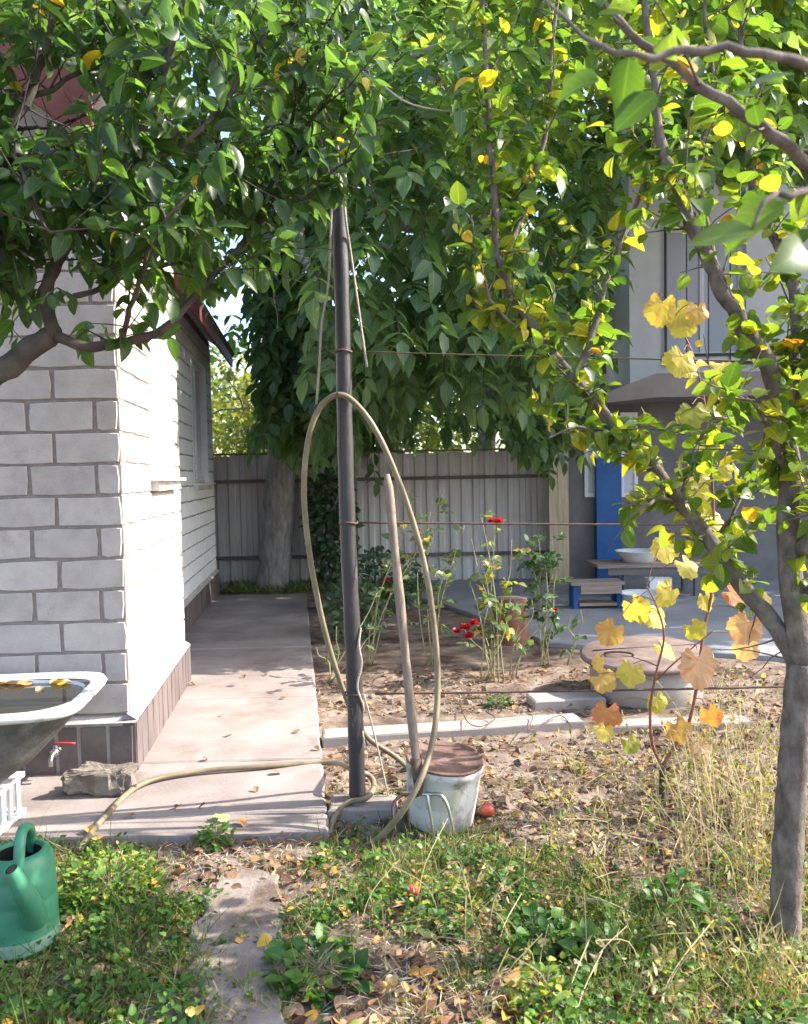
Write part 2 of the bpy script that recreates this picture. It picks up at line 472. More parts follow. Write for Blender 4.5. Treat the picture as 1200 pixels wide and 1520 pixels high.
M_vine = leafmat('grape_leaf', [(0.0, (0.09, 0.13, 0.03)), (0.25, (0.28, 0.27, 0.05)), (0.5, (0.46, 0.37, 0.075)), (0.68, (0.40, 0.26, 0.09)),
                                (0.84, (0.38, 0.13, 0.05)), (1.0, (0.42, 0.28, 0.20))], trans=0.45, rough=0.55, tmul=1.35)
M_rose = leafmat('rose_leaf', [(0.0, (0.045, 0.085, 0.045)), (0.5, (0.095, 0.15, 0.075)), (0.8, (0.18, 0.22, 0.09)), (1.0, (0.42, 0.30, 0.07))], trans=0.35, rough=0.28, tmul=1.7)
M_petal = leafmat('rose_petal', [(0.0, (0.40, 0.015, 0.03)), (1.0, (0.62, 0.05, 0.07))], trans=0.3, rough=0.5, tmul=1.0)
M_grass = leafmat('grass_blade', [(0.0, (0.045, 0.105, 0.02)), (0.35, (0.10, 0.18, 0.03)), (0.55, (0.19, 0.20, 0.06)), (0.75, (0.33, 0.27, 0.14)), (1.0, (0.42, 0.335, 0.215))],
                  trans=0.35, rough=0.6, tmul=1.3, spec=0.2)
M_straw = leafmat('straw', [(0.0, (0.20, 0.145, 0.105)), (0.4, (0.36, 0.285, 0.22)), (0.7, (0.48, 0.40, 0.33)), (1.0, (0.56, 0.49, 0.42))], trans=0.2, rough=0.7, tmul=1.2, spec=0.15)
M_weed = leafmat('weed_leaf', [(0.0, (0.035, 0.095, 0.022)), (0.5, (0.075, 0.17, 0.03)), (0.85, (0.16, 0.25, 0.04)), (1.0, (0.34, 0.33, 0.05))], trans=0.35, rough=0.5, tmul=1.5)
M_litter = leafmat('dead_leaf', [(0.0, (0.085, 0.045, 0.03)), (0.3, (0.19, 0.105, 0.065)), (0.55, (0.34, 0.22, 0.14)), (0.75, (0.42, 0.20, 0.07)),
                                 (0.88, (0.55, 0.34, 0.05)), (1.0, (0.45, 0.36, 0.27))], trans=0.15, rough=0.75, tmul=1.2, spec=0.15)

# ------------------------------------------------------------------ leaf templates: x along, y across, z up
def leaf_template(kind='oval'):
    if kind == 'oval':
        t = np.array([0, .14, .36, .62, .85, 1.0]); w = np.array([0, .19, .29, .25, .12, 0])
    elif kind == 'broad':
        t = np.array([0, .09, .26, .48, .70, .88, 1.0]); w = np.array([0, .19, .33, .36, .29, .15, 0])
    elif kind == 'leaflet':
        t = np.array([0, .3, .65, 1.0]); w = np.array([0, .20, .19, 0])
    elif kind == 'blade':
        t = np.array([0, .4, .75, 1.0]); w = np.array([.5, .42, .25, 0])
    n = len(t)
    mid = np.stack([t, 0 * t, -0.22 * t * t], 1)
    fold = 0.28 if kind != 'blade' else 0.0
    le = np.stack([t, w, -0.22 * t * t + w * fold], 1)
    ri = np.stack([t, -w, -0.22 * t * t + w * fold], 1)
    V = [mid[0]] + [p for i in range(1, n - 1) for p in (mid[i], le[i], ri[i])] + [mid[-1]]
    tris, quads = [[0, 1, 2], [0, 3, 1]], []
    for i in range(1, n - 2):
        a = 1 + (i - 1) * 3; b = a + 3
        quads += [[a, b, b + 1, a + 1], [a, a + 2, b + 2, b]]
    a = 1 + (n - 3) * 3; e = len(V) - 1
    tris += [[a, e, a + 1], [a, a + 2, e]]
    return np.array(V), np.array(quads, int).reshape(-1, 4), np.array(tris, int)


def leaf_coords(V):
    if len(V) > 40: return np.c_[np.zeros(len(V)), np.full(len(V), .07)]     # lobed leaf
    w = np.abs(V[:, 1])
    return np.c_[(w < 1e-6).astype(float), V[:, 0]]


def grape_template(seed=0):
    r = np.random.default_rng(seed)
    an = np.linspace(-math.pi, math.pi, 41)[:-1]
    rad = 0.43 + 0.10 * np.abs(np.cos(2.5 * an)) ** 0.8 + 0.022 * np.cos(an * 20) + r.uniform(-.03, .03, 40)
    rad *= np.where(np.abs(an) > 2.75, 0.45, 1.0) * (1 + 0.18 * np.cos(an))
    V = np.stack([0.30 + rad * np.cos(an), rad * np.sin(an), np.zeros(40)], 1)
    V[:, 2] = 0.07 * np.sin(V[:, 0] * 6 + seed) * V[:, 1] * 2 - 0.12 * (V[:, 0] - .3) ** 2 - 0.16 * V[:, 1] ** 2 + 0.015 * np.cos(an * 5)
    inner = np.stack([0.30 + rad * .5 * np.cos(an), rad * .5 * np.sin(an), 0.012 * np.abs(np.sin(2.5 * an))], 1)[::2]
    c = np.array([[0.25, 0, 0.0]])
    W = np.concatenate([V, inner, c])
    tris = []
    for k in range(20):
        a, b, d = 2 * k, (2 * k + 1) % 40, (2 * k + 2) % 40
        i, j = 40 + k, 40 + (k + 1) % 20
        tris += [[i, a, b], [i, b, j], [j, b, d], [60, i, j]]
    return W, np.zeros((0, 4), int), np.array(tris, int)


TPL = {k: leaf_template(k) for k in ('oval', 'broad', 'leaflet', 'blade')}


def frames(D, U):
    """rows: x axis = D, z axis close to U."""
    D = D / (np.linalg.norm(D, axis=1)[:, None] + 1e-9)
    Y = np.cross(U, D)
    bad = np.linalg.norm(Y, axis=1) < 1e-3
    Y[bad] = np.cross(D[bad], [1, .2, .1])
    Y /= np.linalg.norm(Y, axis=1)[:, None] + 1e-9
    Z = np.cross(D, Y)
    return np.stack([D, Y, Z], 2)                 # columns


def leaf_cloud(name, pos, D, U, size, tint, tpl, width=1.0):
    V, q, t = tpl
    n, k = len(pos), len(V)
    A = frames(D, U)
    width = np.broadcast_to(np.asarray(width, float), (n,))
    W = V[None] * np.stack([np.ones(n), width, rng.uniform(.6, 1.7, n)], 1)[:, None, :]
    W = np.einsum('nij,nkj->nki', A, W) * size[:, None, None] + pos[:, None, :]
    off = (np.arange(n) * k)[:, None, None]
    Fq = []
    if len(q): Fq.append((q[None] + off).reshape(-1, 4))
    if len(t): Fq.append((t[None] + off).reshape(-1, 3))
    return mesh_np(name, W.reshape(-1, 3), Fq, np.repeat(tint, k), True, np.tile(leaf_coords(V), (n, 1)))


def rdir(n):
    v = rng.normal(size=(n, 3))
    return v / np.linalg.norm(v, axis=1)[:, None]


class Leaves:
    def __init__(s): s.p, s.d, s.u, s.s, s.t = [], [], [], [], []

    def add(s, p, d, u, size, tint):
        s.p.append(p); s.d.append(d); s.u.append(u); s.s.append(size); s.t.append(tint)

    def arrays(s):
        return np.array(s.p), np.array(s.d), np.array(s.u), np.array(s.s), np.array(s.t)

# ================================================================== GROUND, PATHS
def grid_sheet(name, x0, x1, y0, y1, nx, ny, zf, mat):
    xs, ys = np.linspace(x0, x1, nx), np.linspace(y0, y1, ny)
    X, Y = np.meshgrid(xs, ys)
    V = np.stack([X.ravel(), Y.ravel(), zf(X, Y).ravel()], 1)
    i, j = np.meshgrid(np.arange(ny - 1), np.arange(nx - 1), indexing='ij')
    q = np.stack([i * nx + j, i * nx + j + 1, (i + 1) * nx + j + 1, (i + 1) * nx + j], -1).reshape(-1, 4)
    return link(name, mesh_np(name, V, [q], smooth=True), mat)


def zground(X, Y):
    a = np.clip((np.asarray(Y) - 0.6) / 0.6, 0, 1) * np.clip((6.3 - np.asarray(Y)) / 0.6, 0, 1) * np.clip((np.asarray(X) + 4) / .5, 0, 1) * np.clip((4 - np.asarray(X)) / .5, 0, 1)
    return -0.012 + a * (0.030 * (nz(X, Y, 3.1) - .55) + 0.022 * (nz(X, Y, 11, 2) - .5) + 0.012 * (nz(X, Y, 31, 5) - .5))


tag(grid_sheet('ground', -4, 4, 0.6, 6.3, 170, 150, zground, M_soil), 'bare brown garden soil of the yard', kind='structure')
mb = MB()
O_ = [(-300, -200), (300, -200), (300, 500), (-300, 500)]
I_ = [(-4, .6), (4, .6), (4, 6.3), (-4, 6.3)]
mb.add([(x, y, -.012) for x, y in O_ + I_], [[0, 1, 5, 4], [1, 2, 6, 5], [2, 3, 7, 6], [3, 0, 4, 7]])
tag(mb.build('terrain', M_soil), 'open ground running out beyond the yard', kind='structure')


def slab(name, poly, z0, z1, mat, n_edge=1, jit=0.0, parent=None):
    """polygon prism with slightly ragged edges."""
    pts = []
    for a, b in zip(poly, poly[1:] + poly[:1]):
        a, b = Vector(a[:2]), Vector(b[:2])
        for k in range(n_edge):
            p = a.lerp(b, k / n_edge)
            if jit and k: p = p + Vector((random.uniform(-jit, jit), random.uniform(-jit, jit)))
            pts.append(p)
    n = len(pts)
    c = sum(pts, Vector((0, 0))) / n
    ins = [p + (c - p).normalized() * 0.012 for p in pts]
    mb = MB()
    mb.rings([[(p.x, p.y, z0) for p in pts], [(p.x, p.y, z1 - .008) for p in pts], [(p.x, p.y, z1) for p in ins]], True, False, True)
    return mb.build(name, mat, parent)


# concrete path beside the house, laid in big slabs with open joints
def lerp2(a, b, t): return Vector(a).lerp(Vector(b), t)


nearL, nearR = G(-420, 1262), G(487, 1243)
farL, farR = G(322, 880), G(455, 884)
path = tag(empty('path', (0, 0, 0), 'concrete path running along the white brick house', None), kind='structure')
S0 = G(203, 1152)                                   # house corner
sdir = Vector(((460 - 600) / FPX, 1, 0)).normalized()
cuts = [0, .10, .28, .52, 1.0]
e0, e1 = G(486, 1212), farR
for a, b in zip(cuts, cuts[1:]):
    r0, r1 = lerp2(e0, e1, a), lerp2(e0, e1, b - .0015)
    wl = lambda p: Vector((S0.x + sdir.x / sdir.y * (p.y - S0.y) - .3, p.y - .02, 0))
    slab('concrete_slab', [wl(r0), r0, r1, wl(r1)], -.03, .026 + random.uniform(-.003, .003), M_conc, 10, .005, path)
f0, f1 = G(-420, 1228), G(486, 1215)
slab('concrete_slab', [nearL, nearR, f1, f0], -.03, .022, M_conc, 16, .008, path)
slab('concrete_slab', [f0 + Vector((0, .012, 0)), G(205, 1224) + Vector((0, .006, 0)), Vector((S0.x - .28, S0.y + .1, 0)), Vector((-4, S0.y - .05, 0))], -.03, .024, M_conc, 8, .004, path)

gp = tag(empty('garden_path', (0, 0, 0), 'old narrow concrete garden path half overgrown with weeds', None), kind='structure')
g = [G(345, 1285), G(415, 1300), G(412, 1400), G(432, 1530), G(440, 1800), G(200, 1800), G(255, 1520), G(285, 1400), G(300, 1330)]
slab('concrete_slab', [g[8], g[0], g[1], g[2] + Vector((0, .004, 0)), g[7] + Vector((0, .004, 0))][::-1], -.03, .008, M_conc2, 8, .022, gp)
slab('concrete_slab', [g[7], g[2], g[3], g[6]][::-1], -.03, .005, M_conc2, 8, .022, gp)
slab('concrete_slab', [g[6] - Vector((0, .01, 0)), g[3] - Vector((0, .01, 0)), g[4], g[5]][::-1], -.03, .006, M_conc2, 8, .022, gp)

yd = slab('yard', [G(815, 958), G(1330, 990), Vector((9, 8, 0)), Vector((9, 12, 0)), Vector((-.2, 12, 0)), Vector((-.2, 9.6, 0)), G(640, 893)], -.03, .03, M_yard, 3, .01)
tag(yd, 'shaded grey concrete yard in front of the two storey house', kind='structure')

# edging planks of the flower bed
def plank(name, pa, pb, w, z0, z1, mat, label, cat):
    pa, pb = Vector(pa), Vector(pb)
    d = (pb - pa).normalized(); n = Vector((-d.y, d.x, 0))
    o = slab(name, [pa, pb, pb + n * w, pa + n * w], z0, z1, mat, 5, .006)
    return tag(o, label, cat)


plank('concrete_plank', G(480, 1104), G(868, 1078), .16, -.03, .030, M_slab, 'long pale concrete plank edging the rose bed beside the pole', 'slab')
plank('concrete_plank', G(905, 1086), G(1118, 1078), .13, -.03, .028, M_slab, 'short pale concrete plank in front of the round well ring', 'slab')
plank('concrete_plank', G(795, 1052), G(900, 1046), .20, -.03, .045, M_slab, 'grey flat concrete piece lying between rose bed and well ring', 'slab')

# ================================================================== HOUSE (left)
PLH = 0.30                                            # plinth height
WH = 3.05
ROWP, BRH = 0.1535, 0.1385
STP, BRL = 0.318, 0.300
fa = R(3.0)
fdir = Vector((-math.cos(fa), -math.sin(fa), 0))      # along the front wall, away from the corner
fn = Vector((math.sin(fa), -math.cos(fa), 0))
sn = Vector((sdir.y, -sdir.x, 0))                     # outward normal of the side wall
C0 = S0 - sn * .035 - fn * .035
C0 = Vector((C0.x, C0.y, 0))
Lnear = (G(282, 1014).y - C0.y) / sdir.y
farEnd = G(322, 880)
Fs = farEnd - sdir * ((farEnd.y - (C0 + sdir * Lnear).y) / sdir.y)     # start of the set-back wall
Fs = Vector((Fs.x, Fs.y, 0))
Lfar = (farEnd - Fs).length
house = empty('house', (C0.x - 2, C0.y + 3, 0), 'white silicate brick house with dark plinth beside the concrete path', 'house')


def wallM(org, along, nrm):
    M = Matrix.Identity(4)
    for i in range(3):
        M[i][0], M[i][1], M[i][2], M[i][3] = along[i], -nrm[i], (0, 0, 1)[i], org[i]
    return M                                          # x along, -y outward, z up


def brick_mesh(L, seed, depth=.03):
    r = np.random.default_rng(seed)
    c, j = .0028, .0018
    def ring(x0, x1, z0, z1, y): return np.array([[x0, y, z0], [x1, y, z0], [x1, y, z1], [x0, y, z1]])
    nx = 4
    xs = np.linspace(0, L, nx)
    top = [[x, 0, BRH] for x in xs[::-1]]; bot = [[x, 0, 0] for x in xs]
    out = np.array(bot + [[L, 0, BRH / 2]] + top + [[0, 0, BRH / 2]], float)
    out += r.normal(0, 1, out.shape) * np.array([j, 0, j])
    for k in (0, nx - 1, nx + 1, 2 * nx):                # worn corners
        if r.random() < .55: out[k] += (np.array([L / 2, 0, BRH / 2]) - out[k]) * np.array([.012 / L, 0, .06]) * r.uniform(.2, 1.2)
    cen = np.array([L / 2, 0, BRH / 2])
    back = out + [0, depth, 0]
    fr = out + [0, -.004, 0]
    inn = cen + (out - cen) * np.array([1 - 2 * c / L * 1.2, 1, 1 - 2 * c / BRH * 1.2]) + np.array([0, -.0075, 0]) + r.normal(0, .0004, out.shape)
    mb = MB(); mb.rings([back, fr, inn], True, False, True)
    V = np.concatenate(mb.v); me = mesh_np('brick', V, [np.concatenate(mb.q), np.concatenate(mb.t)])
    me.materials.append(M_brick)
    return me


BM = {}
def get_brick(L):
    key = round(L, 2)
    if key not in BM: BM[key] = [brick_mesh(key, int(key * 100) * 7 + k) for k in range(7)]
    return random.choice(BM[key])


def lay(parent, length, z0, z1, openings=(), phase=0, joined=None, mirror=None):
    row, z = 0, z0
    while z + BRH < z1:
        x = 0.0
        first = BRL if (row + phase) % 2 == 0 else .105
        k = 0
        while x < length - .03:
            L = first if k == 0 else BRL
            x2 = min(x + L, length)
            segs = [(x, x2)]
            for (ox0, ox1, oz0, oz1) in openings:
                if z + BRH > oz0 + .02 and z < oz1 - .02:
                    ns = []
                    for a, b in segs:
                        if b <= ox0 or a >= ox1: ns.append((a, b))
                        else:
                            if ox0 - a > .04: ns.append((a, ox0))
                            if b - ox1 > .04: ns.append((ox1, b))
                    segs = ns
            for a, b in segs:
                if b - a < .04: continue
                me = get_brick(b - a)
                if mirror is not None: a = mirror - b
                if joined is None:
                    o = link('brick', me, None, parent)
                    o.matrix_local = Matrix.Translation(Vector((a, 0, z)))
                else:
                    V = np.empty(len(me.vertices) * 3); me.vertices.foreach_get('co', V)
                    joined.append((me, V.reshape(-1, 3) + [a, 0, z]))
            x += L + .018; k += 1
        z += ROWP; row += 1


def wall_obj(name, org, along, nrm, length, z0, z1, openings=(), parent=house):
    """mortar body with the openings left out; local x along, -y outward."""
    xs = sorted({0, length, *[v for o in openings for v in o[:2]]})
    zs = sorted({z0, z1, *[v for o in openings for v in o[2:]]})
    mb = MB()
    for xa, xb in zip(xs, xs[1:]):
        for za, zb in zip(zs, zs[1:]):
            if any(o[0] <= xa and xb <= o[1] and o[2] <= za and zb <= o[3] for o in openings): continue
            mb.box((xa, 0.0, za), (xb, .06, zb))
    o = mb.build(name, M_mortar)
    o.parent = parent
    o.matrix_parent_inverse = Matrix.Translation(-Vector(parent.location))
    o.matrix_basis = wallM(org, along, nrm)
    return o


FWL = 4.2                                             # front wall; x runs from its far left end to the corner
FO = C0 + fdir * FWL
fw = wall_obj('front_wall', FO, -fdir, fn, FWL, PLH, WH)
lay(fw, 1.75, PLH + .012, WH, mirror=FWL)


def join_bricks(jl, name, parent, mat=M_brick):
    Vs, Fs_, n = [], [], 0
    for me, V in jl:
        Vs.append(V)
        for p in me.polygons: Fs_.append([n + i for i in p.vertices])
        n += len(V)
    q = np.array([f for f in Fs_ if len(f) == 4]); t = np.array([f for f in Fs_ if len(f) == 3])
    o = link(name, mesh_np(name, np.concatenate(Vs), [q, t]), mat, parent)
    return tag(o, kind='stuff')


jl = []                                               # bricks further left, out of view
lay(None, 2.4, PLH + .012, WH, joined=jl, phase=1, mirror=FWL - 1.78)
join_bricks(jl, 'bricks', fw)

def along_px(org, px):                                # distance along a side wall at which a photo column crosses it
    k = (px - 600) / FPX
    return (k * org.y - org.x) / (sdir.x - k * sdir.y)


win1 = (along_px(C0, 226), along_px(C0, 257), 1.46, 2.62)
print('win1', win1, Lnear)
sw = wall_obj('side_wall', C0, sdir, sn, Lnear, PLH, WH, [win1])
lay(sw, Lnear, PLH + .012, WH, [win1], phase=1)
win2 = (along_px(Fs, 289), along_px(Fs, 310), 1.40, 2.75)
print('win2', win2, Lfar)
fwl = wall_obj('rear_side_wall', Fs, sdir, sn, Lfar, PLH, WH + .1, [win2])
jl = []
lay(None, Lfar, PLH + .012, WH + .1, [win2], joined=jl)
join_bricks(jl, 'bricks', fwl, M_skybrick)
ret = MB()                                            # the step between the two side walls
a = C0 + sdir * Lnear - sn * .01
ret.box((Fs.x - .25, a.y - .2, -.02), (a.x, a.y - .003, WH))
seg(ret.build('return_wall', M_mortar), house)
bw = MB()
bk = Fs + sdir * (Lfar - .01) - sn * .01
bw.box((bk.x - 4.0, bk.y - .25, -.02), (bk.x - .01, bk.y, WH))
bw.box((FO.x + .02, FO.y + .26, -.02), (FO.x + .26, bk.y - .26, WH))
seg(bw.build('back_wall', M_mortar), house)

# plinth: front panels with pale joints, plastered side
pl = wall_obj('plinth', FO + fn * .030 + sn * .03, -fdir, fn, FWL, -.02, PLH - .03)
pl.data.materials[0] = M_cement
x = FWL
for w in [.125, .14, .105, .16, .15, .14, .15, .13, .15, .14, .15]:
    mb = MB(); mb.box((x - w + .010, -.008, 0), (x - .010, .004, PLH - .045 - random.random() * .01), jit=.002)
    mb.build('panel', M_plinth, pl)
    x -= w
mb = MB()
mb.add([(0, -.012, PLH - .032), (FWL + .01, -.012, PLH - .032), (FWL + .01, .05, PLH + .012), (0, .05, PLH + .012), (0, .05, PLH - .032), (FWL + .01, .05, PLH - .032)],
       [[0, 1, 2, 3], [0, 4, 5, 1]], [[0, 3, 4], [1, 5, 2]])
mb.build('cement_fillet', M_cement, pl)
for (o0, ln, nm) in ((C0, Lnear, 'side_plinth'), (Fs, Lfar, 'rear_plinth')):
    ps = wall_obj(nm, o0 + sn * .035 - sdir * .03, sdir, sn, ln + .03, -.02, PLH - .02)
    ps.data.materials[0] = M_plinthl
    x = 0
    while x < ln - .05:
        w = random.uniform(.11, .17)
        mb = MB(); mb.box((x + .006, -.007, 0), (min(x + w, ln + .03) - .006, .003, PLH - .03 - random.random() * .008), jit=.0015)
        mb.build('panel', M_plinthl, ps)
        x += w
    mb = MB(); mb.add([(0, -.010, PLH - .022), (ln + .03, -.010, PLH - .022), (ln + .03, .04, PLH + .012), (0, .04, PLH + .012)], [[0, 1, 2, 3]])
    mb.build('cement_fillet', M_cement, ps)


def window(wall, op, sill_mat=M_sillw):
    x0, x1, z0, z1 = op
    w = bpy.data.objects.new('window', None)
    COL.objects.link(w)
    w.parent = wall
    w.location = (x0, 0, z0)
    W, Hh, y = x1 - x0, z1 - z0, .035
    mb = MB()                                      # plastered reveal
    for lo, hi in (((0, -.012, 0), (.012, .2, Hh)), ((W - .012, -.012, 0), (W, .2, Hh)), ((.012, -.012, Hh - .012), (W - .012, .2, Hh))):
        mb.box(lo, hi)
    mb.build('reveal', M_frame, w)
    mb = MB()
    t = .055
    for lo, hi in (((.013, y, 0), (.013 + t, y + .05, Hh - .013)), ((W - .013 - t, y, 0), (W - .013, y + .05, Hh - .013)),
                   ((.013 + t, y, 0), (W - .013 - t, y + .05, t)), ((.013 + t, y, Hh - .013 - t), (W - .013 - t, y + .05, Hh - .013)),
                   ((W / 2 - t / 2, y + .002, t), (W / 2 + t / 2, y + .048, Hh - .013 - t))):
        mb.box(lo, hi)
    mb.build('frame', M_frame, w)
    for a, b in ((.013 + t, W / 2 - t / 2), (W / 2 + t / 2, W - .013 - t)):
        mb = MB(); mb.box((a, y + .02, t), (b, y + .026, Hh - .013 - t)); mb.build('pane', M_glass, w)
    mb = MB(); mb.box((-.05, -.085, -.018), (W + .05, .1, .0), jit=.002)
    mb.build('sill', M_frame, w)
    mb = MB(); mb.box((-.03, -.05, -.075), (W + .03, .05, -.019), jit=.004)
    mb.build('sill_bricks', M_sillw, w)
    return w


window(sw, win1)
window(fwl, win2)

# gable roof: slopes down to the right, red-brown barge board on the front
def roof_piece(name, mat, pts, th, parent=house):
    pts = [Vector(p) for p in pts]
    n = (pts[1] - pts[0]).cross(pts[3] - pts[0]).normalized() * th
    mb = MB()
    mb.add([tuple(p) for p in pts] + [tuple(p + n) for p in pts],
           [[0, 3, 2, 1], [4, 5, 6, 7], [0, 1, 5, 4], [1, 2, 6, 5], [2, 3, 7, 6], [3, 0, 4, 7]])
    return seg(mb.build(name, mat), parent)


EZ = WH + .02
slope = math.tan(R(36))
ridge = 3.1
def rp(xo, yo, base):                                  # xo: distance left of the wall line, yo: along the wall
    q = base + sdir * yo - sn * xo
    return Vector((q.x, q.y, EZ + xo * slope))
ov = .03
roofo = roof_piece('roof', M_roof, [rp(-ov, -.40, C0), rp(-ov, Lnear + .05, C0), rp(ridge, Lnear + .05, C0), rp(ridge, -.40, C0)][::-1], -.06)
roof_piece('barge_board', M_fascia, [rp(-ov, -.43, C0) + Vector((0, 0, -.17)), rp(ridge, -.43, C0) + Vector((0, 0, -.17)),
                                    rp(ridge, -.43, C0) + Vector((0, 0, .07)), rp(-ov, -.43, C0) + Vector((0, 0, .07))], .03)
roof_piece('eave_board', M_fascia, [rp(-ov - .002, -.39, C0) + Vector((0, 0, -.13)), rp(-ov - .002, -.39, C0) + Vector((0, 0, .06)),
                                   rp(-ov - .002, Lnear + .04, C0) + Vector((0, 0, .06)), rp(-ov - .002, Lnear + .04, C0) + Vector((0, 0, -.13))], .025)
roof_piece('roof', M_roof, [rp(-.25, .1, Fs) + Vector((0, 0, .12)), rp(-.25, Lfar + .35, Fs) + Vector((0, 0, .12)), rp(ridge - .3, Lfar + .35, Fs) + Vector((0, 0, .12)), rp(ridge - .3, .1, Fs) + Vector((0, 0, .12))][::-1], -.06)
roof_piece('eave_board', M_fascia, [rp(-.252, .1, Fs), rp(-.252, .1, Fs) + Vector((0, 0, .19)), rp(-.252, Lfar + .35, Fs) + Vector((0, 0, .19)), rp(-.252, Lfar + .35, Fs)], .025)
mb = MB()                                              # gable above the front wall
gq = [C0 + Vector((0, .05, EZ - .03)), C0 + fdir * FWL + Vector((0, .05, EZ - .03)), C0 + fdir * FWL + Vector((0, .05, EZ + ridge * slope * .7)), C0 + fdir * ridge + Vector((0, .05, EZ + ridge * slope))]
mb.add([tuple(p) for p in gq], [[0, 1, 2, 3]])
seg(mb.build('gable', M_brick), house)

# tap on the plinth
tp = P(88, 1112, FO.y + .0)
ty = C0 + fdir * ((C0.x - G(88, 1112, .2).x))
tapb = P(88, 1112, ty.y - .05)
tap = empty('garden_tap', tapb, 'steel garden tap with red lever on the dark house plinth', 'tap')
mb = MB()
mb.tube([tapb + Vector((0, .06, 0)), tapb + Vector((0, -.05, 0))], .013, 10)
mb.tube(smoothpath([tapb + Vector((0, -.02, .0)), tapb + Vector((0, -.075, -.002)), tapb + Vector((0, -.095, -.02)), tapb + Vector((0, -.097, -.05))], 4), .011, 10)
mb.tube([tapb + Vector((0, -.035, 0)), tapb + Vector((0, -.035, .035))], .012, 10)
mb.tube([tapb + Vector((0, -.06, 0)), tapb + Vector((0, -.03, 0))], .021, 6)
seg(mb.build('tap_body', M_steel, None, True), tap)
mb = MB(); mb.tube(smoothpath([tapb + Vector((-.01, -.035, .037)), tapb + Vector((.03, -.04, .042)), tapb + Vector((.095, -.04, .040))], 4), [.006] * 9, 6)
seg(mb.build('lever', M_red, None, True), tap)

# ================================================================== BATHTUB
TL, TW, TZ = 1.62, .36, .565
tubO = (G(118, 1058, TZ) + G(160, 996, TZ)) / 2
ta = math.atan2(-(G(160, 996, TZ).x - G(118, 1058, TZ).x), G(160, 996, TZ).y - G(118, 1058, TZ).y)
tub = empty('bathtub', (tubO.x - .8, tubO.y, .2), 'old white enamelled cast iron bathtub full of dark water in front of house', 'bathtub')
TM = Matrix.Translation((tubO.x, tubO.y, 0)) @ Matrix.Rotation(ta * .6, 4, 'Z')


def tub_ring(xr, xl, w, z, n=48, ex=5.0):
    an = np.arange(n) * 2 * math.pi / n
    c, s_ = np.cos(an), np.sin(an)
    x = np.sign(c) * np.abs(c) ** (2 / ex); y = np.sign(s_) * np.abs(s_) ** (2 / ex)
    P_ = np.stack([(xr + xl) / 2 + x * (xr - xl) / 2, y * w, np.full(n, z)], 1)
    return P_ @ np.array(TM.to_3x3()).T + np.array(TM.translation)


mb = MB()
outer = [(-.035, -TL + .04, TW - .035, TZ - .03), (-.07, -TL + .06, TW - .05, TZ - .08), (-.16, -TL + .09, TW - .075, TZ - .18), (-.25, -TL + .12, TW - .10, TZ - .27),
         (-.34, -TL + .16, TW - .14, TZ - .335), (-.44, -TL + .25, TW - .20, TZ - .365)]
mb.rings([tub_ring(a, b, w, z, ex=3.4) for a, b, w, z in outer], True, False, True)
seg(mb.build('shell', M_iron, None, True), tub)
mb = MB()
rim = [(-.03, -TL + .03, TW - .03, TZ - .028), (-.004, -TL + .004, TW - .004, TZ - .030), (.004, -TL, TW, TZ - .012), (-.006, -TL + .006, TW - .006, TZ + .004),
       (-.045, -TL + .045, TW - .045, TZ + .002), (-.062, -TL + .06, TW - .06, TZ - .012)]
mb.rings([tub_ring(*r_, ex=6.5) for r_ in rim])
seg(mb.build('rim', M_enamel, None, True), tub)
mb = MB()
inner = [(-.062, -TL + .06, TW - .06, TZ - .012), (-.085, -TL + .075, TW - .07, TZ - .06), (-.17, -TL + .10, TW - .095, TZ - .17), (-.26, -TL + .13, TW - .12, TZ - .26), (-.46, -TL + .27, TW - .22, TZ - .345)]
mb.rings([tub_ring(*r_, ex=3.6) for r_ in inner], True, False, True)
seg(mb.build('basin', M_enamel, None, True), tub)
rr = tub_ring(-.069, -TL + .064, TW - .064, TZ - .026, ex=3.9)
mb = MB(); mb.add(np.concatenate([rr, rr.mean(0)[None]]), (), [[48, i, (i + 1) % 48] for i in range(48)])
seg(mb.build('water', M_water), tub)
for fx in (-.52, -1.28):
    for fy in (-.2, .2):
        c = TM @ Vector((fx, fy, 0))
        mb = MB(); mb.tube([c + Vector((0, 0, .255)), c + Vector((0, fy * .1, .12)), c + Vector((0, fy * .25, .012))], [.045, .026, .032], 8)
        seg(mb.build('foot', M_iron, None, True), tub)

# slatted white crate under the near edge
cb = G(-20, 1262)
crate = empty('plastic_crate', (cb.x - .2, cb.y + .1, 0), 'white slatted plastic crate pushed under the bathtub', 'crate')
z0c = .004 + .022
for k in range(6):
    mb = MB(); mb.box((cb.x - .40 + k * .075, cb.y + .035, z0c + .02), (cb.x - .40 + k * .075 + .03, cb.y + .045, .185)); seg(mb.build('slat', M_frame), crate)
for zz in (z0c, .185):
    mb = MB(); mb.box((cb.x - .42, cb.y + .03, zz), (cb.x + .02, cb.y + .30, zz + .02)); seg(mb.build('rim' if zz > .1 else 'base', M_frame), crate)
for k in range(4):
    mb = MB(); mb.box((cb.x + .0, cb.y + .05 + k * .065, z0c + .02), (cb.x + .01, cb.y + .08 + k * .065, .185)); seg(mb.build('slat', M_frame), crate)

